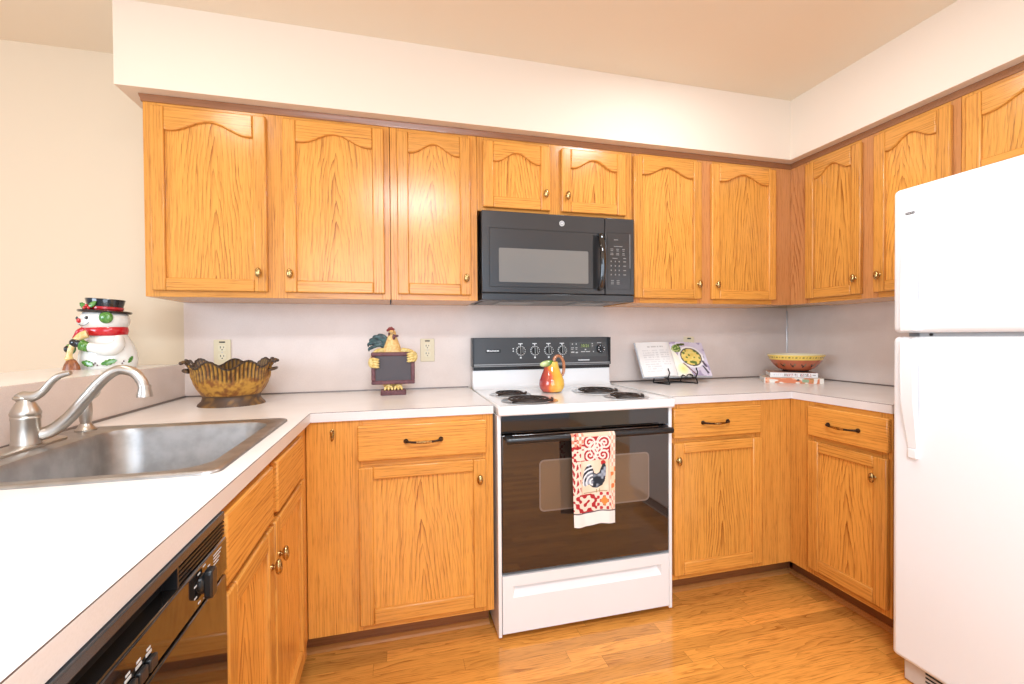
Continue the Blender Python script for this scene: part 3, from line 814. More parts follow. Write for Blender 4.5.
# ------------------------------------------------------------------ refrigerator
t = thing('refrigerator', 'white top-freezer refrigerator at the right edge', 'refrigerator', (0, 0, 0))
fx, fy0, fy1 = 1.265, -1.925, -1.151
B().box(fx+.075, 1.995, fy0+.004, fy1-.004, .03, 1.648).build('cabinet_shell', 'fridge', t, bev=.004)
B().box(fx+.060, fx+.080, fy0+.012, fy1-.012, .09, 1.63).build('gasket', 'grey', t)
fd = B().box(fx, fx+.062, fy0, fy1, 1.179, 1.658).build('freezer_door', 'fridge', t, bev=.016, segs=4)
rd = B().box(fx, fx+.062, fy0, fy1, .082, 1.166).build('door', 'fridge', t, bev=.016, segs=4)
B().box(fx+.02, fx+.06, fy0+.03, fy1-.07, 1.164, 1.181).build('centre_rail', 'grey', t)
def fhandle(parent, zs):
    # blade handle: sections (z, x-offset from door, near y, far y)
    lo = []
    for z, dx, dt, ya, yb in zs:
        lo.append([(fx-dx, yb, z), (fx-dx+.004, yb+.003, z), (fx-dx+dt, yb+.003, z), (fx-dx+dt+.002, yb, z), (fx-dx+dt+.002, ya, z), (fx-dx+dt, ya-.003, z), (fx-dx+.004, ya-.003, z), (fx-dx, ya, z)])
    return B().loft(lo, cap0=True, cap1=True).build('handle', 'white', parent, smooth=50)
ha, hb = -1.234, -1.198
fhandle(fd, [(1.53, .003, .003, -1.216, hb), (1.51, .008, .008, -1.222, hb), (1.47, .020, .014, -1.228, hb), (1.42, .028, .017, ha, hb), (1.30, .032, .018, ha, hb), (1.20, .032, .032, ha, hb), (1.186, .030, .032, ha, hb)])
fhandle(rd, [(1.158, .030, .032, ha, hb), (1.144, .032, .032, ha, hb), (1.05, .032, .018, ha, hb), (.96, .030, .017, ha, hb), (.89, .022, .014, -1.234, -1.203), (.81, .010, .010, -1.232, -1.208), (.803, .010, .010, -1.232, -1.208)])
B().box(fx-.012, fx+.001, -1.234, -1.206, .768, .802).build('handle_foot', 'white', rd, bev=.004)
b = B().box(fx-.0012, fx, -1.218, -1.192, 1.567, 1.574)
for k in range(5): b.box(fx-.0018, fx-.001, -1.216+k*.005, -1.2135+k*.005, 1.569, 1.572, 1)
b.build('badge', ['panel', 'lgrey'], fd)
B().lathe([(.0045, fx+.0195), (.0045, fx+.016), (0, fx+.016)], (0, -1.255, 1.1725), 12, axis='x', cap=False).build('hinge_screw', 'black', t)
M['grille'] = plain('grille_beige', (.60, .52, .45), .5)
g = B().box(fx+.030, fx+.075, fy0+.01, fy1-.020, .004, .080)
go = g.build('base_grille', 'grille', t, bev=.004)
b = B()
for k in range(4): b.box(fx+.0286, fx+.031, fy0+.03, fy1-.085, .024+k*.013, .029+k*.013)
b.build('slots', 'dark', go)

# ------------------------------------------------------------------ outlets and hooks
def outlet(x, z, label):
    t = thing('wall_outlet', label, 'outlet', (x, -.004, z), 0, 'cream wall outlets')
    B().box(-.035, .035, -.006, 0, -.0575, .0575).build('plate', 'cream', t, bev=.0025)
    for dz in (.0195, -.0195):
        s = B().prism(rrect(-.0165, .0165, dz-.0145, dz+.0145, .008, 4), -.0075, -.005, 'xz').build('socket', 'creamd', t)
        k = B().box(-.008, -.0052, -.0079, -.007, dz-.001, dz+.008).box(.0052, .0076, -.0079, -.007, dz, dz+.007)
        k.lathe([(.0026, -.0079), (.0026, -.007)], (0, 0, dz-.0075), 10, axis='y').build('slots', 'dark', s)
    B().lathe([(.003, -.006), (.003, -.0072), (0, -.0074)], (0, 0, 0), 10, axis='y', cap=False).build('screw', 'lgrey', t)
    B().box(-.012, .012, -.0068, -.0055, .0435, .0495).build('test_strip', 'dark', t)
outlet(-1.137, 1.113, 'cream wall outlet above the brown fluted basket')
outlet(-.219, 1.110, 'cream wall outlet beside the rooster chalkboard')
outlet(1.301, 1.110, 'cream wall outlet behind the open cookbook')
t = thing('towel_hook', 'small brass coat hook screwed to the oak panel left of the drawer', 'hook', (-.592, YB, .828))
b = B().prism([(-.006, .020), (-.0075, .012), (-.005, -.012), (0, -.020), (.005, -.012), (.0075, .012), (.006, .020), (0, .024)], -.003, 0, 'xz')
b.build('plate', 'brass', t, bev=.001)
b = B().tube(crom([(0, -.002, .004), (0, -.016, .002), (0, -.024, .010), (0, -.026, .018)], 5), [.003, .003, .003, .0035], 8)
b.tube(crom([(0, -.002, -.006), (0, -.012, -.014), (0, -.017, -.010), (0, -.018, -.004)], 5), .0028, 8)
b.ell((0, -.026, .020), (.005, .005, .005)); b.build('prongs', 'brass', t)
t = tag(B().tube(crom([(-.392, -.325, ZU+.0), (-.392, -.325, ZU-.012), (-.392, -.332, ZU-.020), (-.392, -.340, ZU-.014)], 5), .0022, 8).build('cup_hook', 'iron'),
        'tiny black cup hook under the wall cabinets, left of the single door', 'hook')

# ------------------------------------------------------------------ fluted basket
def hsh(*a):
    v = math.sin(sum(x*k for x, k in zip(a, (127.1, 311.7, 74.7))))*43758.5453
    return v-math.floor(v)
def vnoise(x, y, z=0):
    xi, yi, zi = math.floor(x), math.floor(y), math.floor(z); out = 0
    fx_, fy_, fz_ = x-xi, y-yi, z-zi
    fx_, fy_, fz_ = [q*q*(3-2*q) for q in (fx_, fy_, fz_)]
    for i in (0, 1):
        for j in (0, 1):
            for k in (0, 1):
                out += hsh(xi+i, yi+j, zi+k)*(fx_ if i else 1-fx_)*(fy_ if j else 1-fy_)*(fz_ if k else 1-fz_)
    return out
def lerp(a, b, f):
    f = max(0, min(1, f)); return tuple(p+(q-p)*f for p, q in zip(a, b))
t = thing('fluted_basket', 'brown and gold oval metal basket with scalloped rim, left of the rooster chalkboard', 'basket', (-1.008, -.295, ZC), .12)
NA, NZ = 240, 34
prof = [(0, .100), (.10, .108), (.22, .119), (.38, .129), (.55, .134), (.75, .136), (.88, .139), (1, .145)]
def brad(s):
    for (a, ra), (c_, rc) in zip(prof[:-1], prof[1:]):
        if s <= c_: return ra+(rc-ra)*(s-a)/(c_-a)
    return prof[-1][1]
b = B()
def bpt(i, j, inner):
    a = 2*PI*i/NA; s = j/NZ
    rim = .163+.015*math.cos(7*a+.9)+.004*math.cos(2*a)
    z = .036+(rim-.036)*s
    r = brad(s)
    fl = max(0, min(1, (s-.45)/.15))
    r += .0030*fl*math.cos(60*a)+.006*max(0, s-.75)*4*.5*math.cos(7*a+.9)
    if inner: r -= .0035
    return (r*math.cos(a)*1.0, r*math.sin(a)*.94, z)
def bcol(i, j, inner):
    a = 2*PI*i/NA; s = j/NZ
    p = bpt(i, j, False)
    n = vnoise(p[0]*70, p[1]*70, p[2]*70)*.6+vnoise(p[0]*180, p[1]*180, p[2]*180)*.4
    gold = lerp((.50, .255, .035), (.22, .075, .012), (n-.38)*3.2)
    fl = max(0, min(1, (s-.47)/.12))
    groove = .5-.5*math.cos(60*a)
    q = lerp(gold, (.045, .022, .010), fl*min(1, groove*1.35-.2))
    q = lerp(q, (.05, .026, .014), max(0, (s-.95)/.04))
    if s < .05: q = (.10, .05, .02)
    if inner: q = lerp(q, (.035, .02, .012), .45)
    return q
for inner in (False, True):
    o = len(b.v); vs = []
    for j in range(NZ+1):
        for i in range(NA): vs.append(bpt(i, j, inner))
    for j in range(NZ+1):
        for i in range(NA): b.c[o+j*NA+i] = bcol(i, j, inner)
    fs = [(j*NA+i, j*NA+(i+1) % NA, (j+1)*NA+(i+1) % NA, (j+1)*NA+i) for j in range(NZ) for i in range(NA)]
    fs.append(list(range(NA)))
    b.add(vs, fs)
n1 = (NZ+1)*NA
b.f += [[NZ*NA+i, NZ*NA+(i+1) % NA, n1+NZ*NA+(i+1) % NA, n1+NZ*NA+i] for i in range(NA)]; b.m += [0]*NA
b.build('bowl', 'paintm', t, smooth=50)
b = B().lathe([(.118, 0), (.116, .006), (.104, .018), (.100, .030), (.101, .038)], seg=48, sy=.92)
b.paint(lambda x, y, z: lerp((.075, .040, .022), (.26, .13, .03), (vnoise(x*60, y*60, z*60)-.45)*3)).build('foot', 'paintm', t)
pts = []
for i in range(NA+1):
    p = bpt(i % NA, NZ, False); pts.append((p[0], p[1], p[2]))
b = B().tube(pts, .0035, 6, cap=False); b.paint(lambda x, y, z: (.05, .026, .013)).build('rim_wire', 'paintm', t)
for sx in (-1, 1):
    b = B()
    for sy in (-1, 1):
        b.tube(crom([(sx*.132, sy*.034, .146), (sx*.141, sy*.036, .164), (sx*.150, sy*.040, .174), (sx*.157, sy*.043, .170)], 5), [.004, .005, .0055, .0045], 8)
        b.ell((sx*.157, sy*.043, .169), (.008, .007, .007))
    b.tube(crom([(sx*.134, -.04, .134), (sx*.152, -.03, .138), (sx*.159, 0, .140), (sx*.152, .03, .138), (sx*.134, .04, .134)], 5), .006, 10)
    b.paint(lambda x, y, z: lerp((.06, .032, .018), (.25, .12, .03), (vnoise(x*120, y*120, z*120)-.5)*2)).build('handle', 'paintm', t)

# ------------------------------------------------------------------ rooster chalkboard
t = thing('rooster_chalkboard', 'rooster figurine holding a small chalkboard on the left counter', 'figurine', (-.385, -.185, ZC), .0)
t.scale = (.97, .97, .955)
q = 5.52e-4
B().prism(rrect(-.058, .058, -.035, .035, .006, 3), 0, .024, 'xy').build('base', 'maroon', t, bev=.003)
bo = B(); bz0, bz1, bw = .052, .204, .098
for x0, x1, z0, z1 in ((-bw, bw, bz1-.018, bz1), (-bw, bw, bz0, bz0+.018), (-bw, -bw+.018, bz0+.018, bz1-.018), (bw-.018, bw, bz0+.018, bz1-.018)): bo.box(x0, x1, -.034, -.018, z0, z1)
fr = bo.build('board_frame', 'maroon', t, bev=.004)
B().box(-bw+.016, bw-.016, -.029, -.020, bz0+.016, bz1-.016).build('slate', 'slate', fr)
b = B().lathe([(.035, .024), (.052, .06), (.060, .11), (.056, .16), (.046, .205), (.036, .235), (.026, .262), (.019, .283), (.018, .295), (.015, .304), (.008, .310), (0, .311)], seg=24, sy=.62, cap=False)
b.xform(Matrix.Translation((-.004, .022, 0)))
b.build('body', 'rbody', t)
b = B()
for x, z, r in ((-.024, .308, .006), (-.016, .315, .0075), (-.007, .317, .0075), (.002, .312, .006)): b.ell((x, .018, z), (r, .004, r*1.1))
b.build('comb', 'red', t).data.materials[0] = plain('comb_red', (.22, .02, .015), .4)
b = B().ell((.004, .004, .276), (.007, .005, .014)).ell((.014, .006, .281), (.012, .005, .006)).ell((-.018, .008, .290), (.005, .005, .008))
b.build('wattle', 'red', t).data.materials[0] = M['maroon']
B().lathe([(.006, -.0), (.003, -.012), (0, -.018)], (-.006, .008, .294), 10, axis='y', cap=False).build('beak', 'yell', t)
b = B().ell((-.014, .006, .300), (.0022, .0018, .0022)).ell((.003, .006, .300), (.0022, .0018, .0022)); b.build('eyes', 'black', t)
b = B()
for k, (ex, ez, w) in enumerate(((-.105, .222, .010), (-.108, .243, .011), (-.100, .262, .011), (-.084, .276, .012), (-.064, .283, .012), (-.048, .272, .010))):
    s_ = Vector((-.034, .03, .20)); e = Vector((ex, .03+.004*(k % 3), ez))
    m_ = (s_+e)/2+Vector((.012, 0, .026))
    b.tube(crom([s_, m_, e, e+Vector((-.006, 0, -.014))], 6), [.004, w, w*.8, .002], 10, flat=.45, up=(1, 0, 1))
b.build('tail', 'rtail', t)
for sx, zc in ((-1, .156), (1, .181)):
    b = B(); x0 = sx*.096
    b.ell((x0, -.020, zc), (.016, .022, .026))
    for k in range(4):
        z = zc+.017-k*.0115
        b.tube(crom([(x0-sx*.0, -.034, z), (x0-sx*.010, -.043, z), (x0-sx*.026, -.042, z-.003), (x0-sx*.033, -.037, z-.004)], 4), [.006, .007, .006, .003], 8)
    b.tube(crom([(sx*.04, .02, .21), (sx*.075, .01, .205), (x0, -.01, zc+.012)], 5), [.014, .013, .012], 10)
    b.build('wing', 'rhand', t)
for sx in (-1, 1):
    b = B().ell((sx*.022, -.012, .040), (.016, .014, .016))
    for k in (-1, 0, 1):
        b.tube(crom([(sx*.022+k*.007, -.014, .044), (sx*.022+k*.013, -.028, .036), (sx*.022+k*.017, -.036, .026)], 4), [.006, .0065, .0035], 8)
    b.build('foot', 'rhand', t)

# ------------------------------------------------------------------ pear pitcher
t = thing('pear_pitcher', 'red and yellow pear-shaped ceramic pitcher standing on the cooktop', 'pitcher', (.341, -.300, .9115))
t.scale = (1, 1, .96)
pp = [(.0, .0), (.040, .0), (.046, .003), (.056, .018), (.0605, .038), (.058, .060), (.049, .083), (.040, .105), (.034, .125), (.031, .140), (.029, .150), (.026, .150), (.026, .135), (0, .13)]
from bisect import bisect
fine = []
for (r0, z0), (r1, z1) in zip(pp[:-1], pp[1:]):
    n = max(1, int(math.hypot(r1-r0, z1-z0)/.004))
    fine += [(r0+(r1-r0)*k/n, z0+(z1-z0)*k/n) for k in range(n)]
fine.append(pp[-1])
b = B().lathe(fine, seg=64, cap=False)
def pearcol(x, y, z):
    s = x+.009+.006*math.sin(z*60)
    n = vnoise(x*70+5, y*70, z*50)-.5
    s += n*.012
    if s < -.018: q = lerp((.34, .03, .05), (.58, .10, .045), (s+.06)/.045)
    elif s < -.008: q = lerp((.62, .08, .04), (.80, .24, .03), (s+.018)/.010)
    else: q = lerp((.80, .26, .03), (.86, .50, .07), (s+.008)/.035)
    if z > .118 and x > -.01: q = lerp(q, (.84, .52, .10), (z-.118)/.02)
    if z < .006: q = (.16, .07, .03)
    return q
b.paint(pearcol).build('body', 'paint', t, smooth=60)
hn = crom([(.012, .0, .146), (.014, .0, .162), (.026, .0, .177), (.044, 0, .174), (.057, 0, .155), (.062, 0, .128), (.060, 0, .098), (.052, 0, .078)], 6)
b = B().tube(hn, [.008, .0085, .008, .0075, .0075, .0075, .007, .006], 12)
b.paint(lambda x, y, z: lerp((.50, .20, .09), (.30, .10, .04), (vnoise(x*150, y*150, z*150)-.35)*2)).build('handle', 'paint', t, smooth=60)
b = B()
rot = Matrix.Rotation(-.15, 3, 'Y') @ Matrix.Rotation(.25, 3, 'X')
b.ell((-.029, -.018, .142), (.036, .014, .016), 24, 14, rot=rot)
b.paint(lambda x, y, z: lerp((.09, .22, .03), (.58, .66, .30), (-x-.012)/.035+(vnoise(x*90, y*90, z*90)-.5)*.7)).build('leaf_lip', 'paint', t, smooth=60)

# ------------------------------------------------------------------ open cookbook on its iron stand
SLX = .965
t = thing('cookbook_stand', 'black wire cookbook stand with curled feet on the right counter', 'stand', (1.130, -.190, ZC))
r = .0034
lean = .52
for x in (-.105, .066):
    b = B()
    b.tube(crom([(x-.006, -.034, .086), (x-.002, -.030, .078), (x+.002, -.034, .064), (x-.002, -.030, .044), (x, -.022, .032), (x+.002, -.034, .0035), (x-.010, -.024, .0035)], 5), r, 8)
    b.tube([(x, -.022, .032), (x, .012, .034)], r, 8)
    b.tube(crom([(x, .012, .034), (x, .062, .090), (x, .080, .120)], 4), r, 8)
    b.tube(crom([(x+.002, -.034, .0035), (x-.022, .030, .0035), (x-.030, .070, .0035)], 4), r, 8)
    b.tube(crom([(x-.030, .070, .0035), (x-.012, .078, .06), (x, .070, .100)], 4), r, 8)
    b.build('upright', 'iron', t)
b = B().tube([(-.105, .012, .034), (.066, .012, .034)], r, 8)
b.tube([(-.135, .070, .0035), (.036, .070, .0035)], r, 8)
b.tube([(-.105, -.022, .032), (.066, -.022, .032)], r*.9, 8)
b.build('rails', 'iron', t)
b = B()
for xc, sg in ((-.016, 1), (.022, -1)):
    pts = [(xc+.016*math.cos(a)*(1-.05*a), -.030, .041+.010*math.sin(a)*(1-.05*a)) for a in [k*.45*sg+PI/2 for k in range(18)]]
    b.tube(pts, .0024, 6)
b.build('scrolls', 'iron', t)
t = thing('cookbook', 'open cookbook on the wire stand showing a yellow dish on its right page', 'book', (1.104, -.190, ZC+.0375), -.04)
t.rotation_euler = (-lean, .012, -.04)
PW, PH = .205, .208
def page(sgn):
    def fn(u, v):
        x = sgn*PW*u; bulge = .012*math.sin(PI*min(1, u*1.15)**.6)*(1-u*.5)
        return (x, -.006-bulge, PH*v)
    return fn
def lcol(u, v):
    c_ = (.84, .82, .79)
    x = 1-u  # 0 at outer edge
    if .84 < v < .88 and .25 < x < .75: return (.55, .52, .50) if hsh(int(u*40), 3) > .35 else c_
    if .10 < v < .78 and .14 < x < .86:
        row = int(v*30)
        if row % 2 == 0 and hsh(row, int(u*45)) > .22 and (x < .56 or (.62 < x and row > 8)) : return (.68, .66, .64)
    if .04 < v < .055 and .1 < x < .2: return (.6, .58, .56)
    return c_
def rcol(u, v):
    base = lerp((.60, .52, .64), (.70, .64, .72), vnoise(u*6, v*7))
    if vnoise(u*9+3, v*9+1) > .70: base = (.40, .33, .46)
    # pale table at lower left
    if u+v*.5 < .42: base = (.86, .80, .66)
    d = math.hypot((u-.52)/.37, (v-.55)/.30)
    dx = math.hypot((u-.60)/.28, (v-.56)/.24)
    if d < 1.06: base = (.86, .83, .80)
    if d < .90: base = (.09, .06, .05)
    if d < .80:
        base = lerp((.80, .56, .10), (.88, .72, .26), vnoise(u*22, v*22))
        if vnoise(u*13+7, v*15) > .66: base = (.13, .20, .04)
    g = math.hypot((u-.14)/.13, (v-.80)/.12)
    if g < 1: base = (.10, .19, .03) if vnoise(u*30, v*30) > .42 else (.45, .50, .20)
    if .18 < u < .42 and .88 < v-.10*(u-.3) < .95: base = (.06, .09, .02)
    g = math.hypot((u-.16)/.15, (v-.20)/.15)
    if g < 1: base = lerp((.87, .74, .22), (.88, .84, .56), g)
    if abs((u-.36)+(v-.2)*.9) < .025 and .05 < v < .36: base = (.16, .07, .05)
    if abs((u-.88)+(v-.16)*.5) < .03 and .08 < v < .30: base = (.05, .045, .06)
    if abs((u-.84)-(v-.45)*-.4) < .035 and .26 < v < .46: base = (.09, .07, .10)
    return base
for sgn, cf, nm in ((-1, lcol, 'left'), (1, rcol, 'right')):
    b = B().grid(page(sgn), 70, 78, 0, cf)
    pg = b.build('page', 'paper', t, fixn=False)
    lab = 'white page of recipe text' if sgn < 0 else 'photo page with a yellow dish'
    pg['label'] = lab
    n = 14
    top = [page(sgn)(k/n, 0) for k in range(n+1)]
    poly = [(p[0], p[1]+.0012) for p in top]+[(sgn*PW, .004), (0, .008)]
    B().prism(poly if sgn > 0 else poly[::-1], .0012, PH-.0012, 'xy').build('page_block', 'pages', t)
B().prism([(-PW-.004, .0045), (-.01, .0085), (.01, .0085), (PW+.004, .0045), (PW+.004, .0065), (.01, .0110), (-.01, .0110), (-PW-.004, .0065)], -.003, PH+.003, 'xy').build('cover', 'slate', t).data.materials[0] = plain('cover_grey', (.42, .42, .46), .5)

# ------------------------------------------------------------------ books and terracotta bowl in the corner
def spine_book(name, loc, rz, w, d, h, colf, label, cover):
    t = thing(name, label, 'book', loc, rz, 'books under the terracotta bowl')
    cv = plain(name+'_cover', cover, .4)
    b = B().box(-w/2, w/2, -d/2, d/2, 0, .003).box(-w/2, w/2, -d/2, d/2, h-.003, h).box(-w/2, w/2, -d/2, -d/2+.003, .003, h-.003)
    b.build('cover', cv, t, bev=.001)
    B().box(-w/2+.004, w/2-.004, -d/2+.003, d/2-.004, .003, h-.003).build('pages', 'pages', t)
    sp = B().grid(lambda u, v: (-w/2+w*u, -d/2-.0006, .001+(h-.002)*v), 150, 18, 0, colf)
    sp.build('spine', 'paper', t, fixn=False)
    return t
def spine1(u, v):
    n = vnoise(u*26, v*3.2, 1); m = vnoise(u*14+9, v*2, 4)
    c_ = (.84, .78, .70)
    if m > .56: c_ = (.70, .22, .10)
    elif m > .47: c_ = (.80, .42, .26)
    if .52 < u < .62 and .4 < v < .85: c_ = (.06, .05, .04) if n > .4 else c_
    if .64 < u < .76 and .2 < v < .8: c_ = (.30, .42, .26)
    if .77 < u < .84 and .2 < v < .9: c_ = (.66, .26, .10) if n > .35 else (.2, .26, .06)
    if u > .93 or u < .02: c_ = (.84, .80, .72)
    return c_
def spine2(u, v):
    c_ = (.86, .84, .82)
    k = int(u*44)
    if .07 < u < .28 and .38 < v < .66: return (.68, .68, .72) if hsh(k*3+int(u*120), 2) > .4 else c_
    if .30 < u < .87 and .22 < v < .80:
        fr = u*44-k
        if fr < .62 and hsh(k, 9) > .12 and (hsh(int(u*176), int(v*6)) > .28):
            return (.08, .06, .06) if hsh(k, 5) > .5 else (.42, .10, .09)
    if .89 < u < .96 and .4 < v < .6: return (.3, .28, .28)
    return c_
brz = -.62
spine_book('hardcover_book', (1.744, -.283, ZC), brz, .275, .20, .0295, spine1, 'hardcover book with an orange patterned spine, bottom of the stack under the bowl', (.62, .50, .38))
spine_book('hardcover_book', (1.746, -.285, ZC+.0298), brz, .222, .17, .027, spine2, 'white-spined hardcover book, directly under the terracotta bowl', (.45, .22, .13))
t = thing('serving_bowl', 'terracotta serving bowl with a yellow dotted rim, on two books in the corner', 'bowl', (1.770, -.297, ZC+.0570))
t.scale = (1.035, 1.035, 1)
op = [(0, 0), (.062, 0), (.064, .004), (.060, .008), (.082, .018), (.103, .038), (.118, .060), (.126, .076), (.133, .092), (.134, .096)]
ip = [(.131, .096), (.122, .080), (.108, .052), (.085, .026), (.05, .016), (0, .015)]
def densify(p, st):
    out = []
    for (r0, z0), (r1, z1) in zip(p[:-1], p[1:]):
        n = max(1, int(math.hypot(r1-r0, z1-z0)/st)); out += [(r0+(r1-r0)*k/n, z0+(z1-z0)*k/n) for k in range(n)]
    return out+[p[-1]]
b = B().lathe(densify(op, .003), seg=180, cap=False)
def bowlcol(x, y, z):
    a = math.atan2(y, x); 
    if z < .010: return (.04, .025, .02)
    if z > .0945: return (.80, .74, .52)
    if z > .0685:
        k = a*26/PI; fr = k-math.floor(k)
        if .0765 < z < .0835 and abs(fr-.5) < (.2 if int(math.floor(k)) % 2 else .30): return (.30, .13, .03) if int(math.floor(k)) % 2 else (.14, .13, .03)
        return (.86, .62, .13)
    c_ = lerp((.46, .105, .05), (.54, .15, .065), vnoise(x*60, y*60, z*60))
    k = a*7/PI; fr = k-math.floor(k)
    if abs(z-(.034+.03*(fr-.45)**2*8)) < .0055 and .22 < fr < .52: return (.03, .022, .02)
    if math.hypot((fr-.62)/.10, (z-.042)/.008) < 1: return (.22, .16, .08)
    return c_
b.paint(bowlcol).build('shell', 'terra', t, smooth=60)
b = B().lathe([(.134, .096)]+ip, seg=64, cap=False)
b.paint(lambda x, y, z: (.80, .72, .50)).build('glazed_inside', 'terra', t, smooth=60)

# ------------------------------------------------------------------ dish towel on the oven handle
t = thing('dish_towel', 'printed dish towel with a rooster, hanging from the oven door handle', 'towel', (.366, -.697, 0))
TW = .184
def ty(u, s):   # small folds
    return .004*math.sin(u*9+1)*s+.0025*math.sin(u*17)*s
ZTOP, ZBOT = .8005, .443
def fpt(u, v):  # v 0 bottom .. 1 top, front sheet then over the bar
    z = ZBOT+(ZTOP-ZBOT)*v
    if v > .955:
        a = (v-.955)/.045*PI/2
        yb = -.0135*math.cos(a)-.0005; z = ZBOT+(ZTOP-ZBOT)*.955+ (ZTOP-(ZBOT+(ZTOP-ZBOT)*.955))*math.sin(a)
    else: yb = -.014-ty(u, 1-v)
    sk = (1-v)*(.004 if u > .5 else -.000)
    x = (u-.5)*TW*(1-.05*(1-v))+.004*(1-v)
    zz = z-.004*math.sin(u*7)*(1-v)
    return (x, yb, zz)
RED, CREAM, BUFF = (.42, .016, .022), (.80, .68, .55), (.74, .54, .38)
def pin(poly, u, v):
    c = False; n = len(poly); j = n-1
    for i in range(n):
        if (poly[i][1] > v) != (poly[j][1] > v) and u < (poly[j][0]-poly[i][0])*(v-poly[i][1])/(poly[j][1]-poly[i][1])+poly[i][0]: c = not c
        j = i
    return c
roo = [(.24, .44), (.30, .43), (.38, .445), (.46, .41), (.56, .395), (.68, .42), (.74, .47), (.77, .55), (.775, .62), (.755, .66), (.70, .66), (.655, .61), (.62, .565), (.56, .55), (.50, .565), (.47, .615), (.42, .665), (.35, .66), (.28, .61), (.235, .53), (.225, .47)]
def tcol(u, v):
    if v < .135: return (.82, .79, .73)
    if v < .150: return (.12, .09, .10)
    if v > .70 and .28 < u < .88:
        if v > .96: return BUFF
        cu, cv = (u-.28)/.60, (v-.70)/.26
        best = 0
        for ax, ay, sg in ((.22, .24, 1), (.72, .20, -1), (.48, .50, 1), (.20, .76, -1), (.78, .72, 1)):
            dx, dy = (cu-ax)*1.0, (cv-ay)*.85; rr = math.hypot(dx, dy); an = math.atan2(dy, dx)*sg
            if rr < .27 and abs((rr*7.5-an/(2*PI)) % 1-.5) < .24: best = 1
            if abs(rr-.30) < .022 and math.sin(an*3) > 0: best = 1
        return (.82, .72, .64) if best else RED
    if v > .70 and u <= .28:
        return (.74, .26, .16) if (int(u*18)+int(v*28)) % 2 and v > .86 else CREAM if vnoise(u*16, v*40) > .36 else RED
    if u >= .88:
        k = (int(u*22)+int(v*24)) % 2
        if .36 < v < .62: return (.74, .20, .06) if vnoise(u*14, v*22) > .52 else (.80, .60, .38)
        return (.78, .40, .28) if k else CREAM
    if v > .345:
        if u < .20: return RED if math.sin(u*70)+math.sin(v*75+3*math.sin(u*40)) > .35 else CREAM
        if pin(roo, u, v):
            if u < .47 and abs(((math.hypot(u-.46, (v-.47)*1.9)-.02)*13) % 1-.5) < .22:
                return (.78, .78, .80)
            return lerp((.02, .024, .035), (.34, .38, .45), (vnoise(u*16, v*28)-.5)*3)
        if math.hypot((u-.71)/.055, (v-.668)/.028) < 1: return (.50, .02, .02)
        if abs(u-.55) < .010 and .335 < v < .385 or abs(u-.62) < .010 and .335 < v < .385: return (.35, .22, .08)
        if abs(v-.36) < .004 and .25 < u < .8: return (.38, .26, .16)
        if abs(u-.84) < .01 or abs(u-.22) < .006: return (.55, .33, .2)
        return lerp((.78, .58, .40), (.84, .70, .54), vnoise(u*9, v*15))
    if u < .56:
        p = math.cos(u*34)*math.cos(v*70)+.6*math.cos(math.hypot((u-.30)*30, (v-.245)*66))
        return RED if p > .12 else CREAM
    d = abs(u-.73)*1.1/.13+abs(v-.25)*2.0/.13
    if d < .85: return (.70, .25, .05)
    p = math.cos((u-.73)*44)*math.cos((v-.25)*80)
    return (.48, .03, .04) if p < -.12 else CREAM
b = B().grid(fpt, 110, 230, 0, tcol)
def kpt(u, v):
    z = .53+(ZTOP-.53)*v
    if v > .94:
        a = (v-.94)/.06*PI/2; z0 = .53+(ZTOP-.53)*.94
        return ((u-.5)*TW*(.9+.1*(a*2/PI))+.008*(1-a*2/PI), .0135*math.cos(a)-.0005, z0+(ZTOP-z0)*math.sin(a))
    return ((u-.5)*TW*.9+.008, .013, z)
b.grid(kpt, 30, 60, 0, lambda u, v: (.80, .72, .62))
b.build('cloth', 'cloth', t, fixn=False, smooth=60)

# ------------------------------------------------------------------ snowman cookie jar on the bar ledge
t = thing('snowman_cookie_jar', 'ceramic snowman cookie jar with black top hat on the raised ledge', 'cookie jar', (-1.477, -.195, 1.0625), 0)
t.scale = (.79, .80, .995)
b = B().lathe([(.108, 0), (.116, .006), (.121, .03), (.117, .06), (.105, .09), (.088, .115), (.078, .130), (.070, .140), (0, .142)], seg=40, sy=.72, cap=False)
b.xform(Matrix.Translation((.006, 0, 0)))
bd = b.build('body', 'wceram', t, smooth=60)
b = B().lathe([(.060, .150), (.088, .160), (.098, .175), (.101, .190), (.097, .206), (.085, .220), (.06, .226), (0, .226)], (-.006, 0, 0), 40, sy=.80, cap=False).ell((-.066, -.018, .184), (.040, .050, .026), 24, 14)
b.build('head', 'wceram', t, smooth=60)
b = B().lathe([(.104, .218), (.108, .222), (.106, .227), (.085, .231), (.070, .233), (.073, .250), (.079, .270), (.078, .273), (.070, .272), (0, .270)], seg=40, sy=.82, cap=False)
b.xform(Matrix.Translation((-.006, 0, .2)) @ Matrix.Rotation(.05, 4, 'Y') @ Matrix.Translation((0, 0, -.2)))
hat = b.build('hat', 'blackgl', t, smooth=50)
b = B().lathe([(.0705, .233), (.0735, .234), (.0745, .242), (.0718, .243)], seg=40, sy=.82, cap=False)
b.xform(Matrix.Translation((-.006, 0, .2)) @ Matrix.Rotation(.05, 4, 'Y') @ Matrix.Translation((0, 0, -.2))).build('hat_band', 'red', hat)
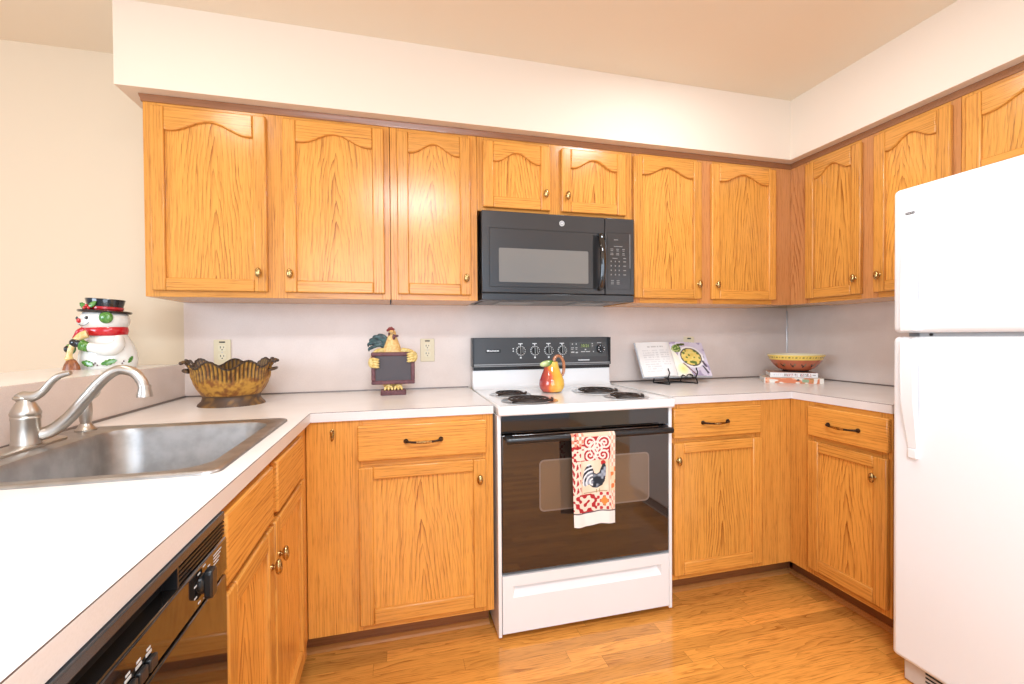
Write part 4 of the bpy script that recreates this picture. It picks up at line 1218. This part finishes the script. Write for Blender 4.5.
def leaf(b, c, ax, L_, Wd, nrm, mi=0):
    """holly leaf: zigzag outline with thickness"""
    ax = Vector(ax).normalized(); nrm = Vector(nrm).normalized(); sd = nrm.cross(ax)
    up = []; n = 9
    for i in range(n+1):
        s = i/n; w = Wd*math.sin(PI*s)**.7*(1 if i % 2 else .72)
        up.append((s*L_-L_/2, w))
    out = up+[(x, -w) for x, w in up[-2:0:-1]]
    c = Vector(c); vs = [c+ax*x+sd*w+nrm*.0015 for x, w in out]+[c+ax*x+sd*w-nrm*.004 for x, w in out]; m = len(out)
    ci = len(vs); vs.append(c+nrm*.005)
    b.add(vs, [(i, (i+1) % m, ci) for i in range(m)]+[(i, m+i, m+(i+1) % m, (i+1) % m) for i in range(m)]+[list(range(m, 2*m))[::-1]], mi)
b = B(); leaf(b, (-.064, -.058, .244), (-.8, .3, .55), .040, .011, (-.3, -1, .2)); leaf(b, (-.022, -.066, .249), (.8, 0, .5), .042, .011, (0, -1, .2)); b.build('hat_holly', 'green', hat)
b = B()
for p in ((-.055, -.064, .236), (-.045, -.067, .243), (-.036, -.067, .236)): b.ell(p, (.007, .006, .007), 12, 8)
b.build('hat_berries', 'red', hat)
b = B().lathe([(.078, .128), (.087, .133), (.091, .147), (.088, .161), (.078, .166)], (-.002, 0, 0), 40, sy=.80, cap=False)
b.tube(crom([(-.070, -.036, .152), (-.090, -.044, .142), (-.105, -.040, .126), (-.118, -.034, .118)], 5), [.014, .012, .010, .006], 10, flat=.5)
b.build('scarf', 'red', t, smooth=50)
b = B().ell((.036, -.072, .198), (.029, .016, .023), 24, 14); b.build('earmuff', 'green', t)
B().ell((-.076, -.068, .186), (.0085, .009, .0095), 14, 10).build('nose', 'red', t)
b = B().ell((-.040, -.0745, .197), (.009, .0045, .0065), 14, 8); b.ell((-.094, -.049, .196), (.005, .004, .007), 10, 8)
b.build('eyes', 'blackgl', t)
b = B().tube(crom([(-.080, -.062, .173), (-.062, -.073, .167), (-.044, -.078, .170), (-.030, -.079, .180)], 5), .0012, 6); b.build('smile', 'blackgl', t)
b = B().tube(crom([(.075, -.045, .118), (.080, -.066, .090), (.058, -.082, .076), (.020, -.092, .078), (-.022, -.092, .086)], 6), [.020, .026, .026, .022, .018], 16)
b.build('arm', 'wceram', t, smooth=60)
b = B().tube([(-.024, -.092, .083), (-.054, -.092, .094)], [.018, .022], 16); b.ell((-.039, -.092, .0885), (.016, .021, .021)); b.build('cuff', 'green', t)
b = B().ell((-.078, -.090, .102), (.024, .018, .017), 18, 12).ell((-.062, -.100, .098), (.010, .008, .014)); b.build('mitten', 'blackgl', t)
b = B().ell((-.112, -.066, .078), (.021, .020, .021), 18, 12); b.build('far_cuff', 'green', t)
b = B().ell((-.114, -.084, .078), (.013, .012, .013), 16, 10); b.build('far_mitten', 'blackgl', t)
br = B().tube(crom([(-.036, -.078, .136), (-.062, -.086, .124), (-.086, -.090, .098), (-.098, -.094, .066), (-.102, -.094, .042)], 6), [.016, .015, .012, .011, .013], 14)
br.ell((-.102, -.094, .043), (.017, .014, .012))
bo = br.build('broom_handle', 'yell', t, smooth=60)
b = B().lathe([(.012, .040), (.020, .034), (.030, .018), (.036, .0), (0, .0)], (-.090, -.098, 0), 20, sy=.55, cap=False); b.build('broom_head', 'brownb', t)
b = B(); leaf(b, (-.034, -.086, .022), (1, -.25, -.25), .058, .013, (-.35, -1, .12)); leaf(b, (.052, -.084, .026), (1, .3, .25), .064, .013, (.35, -1, .12)); leaf(b, (.116, -.034, .034), (.3, .55, .75), .034, .009, (.9, -.5, .1))
b.build('holly_leaves', 'green', t)
b = B()
for p in ((-.008, -.0885, .018), (-.002, -.0885, .024), (.006, -.0885, .015), (.095, -.062, .020), (.099, -.058, .028)): b.ell(p, (.0032, .003, .0032), 10, 6)
b.build('berries', 'maroon', t)
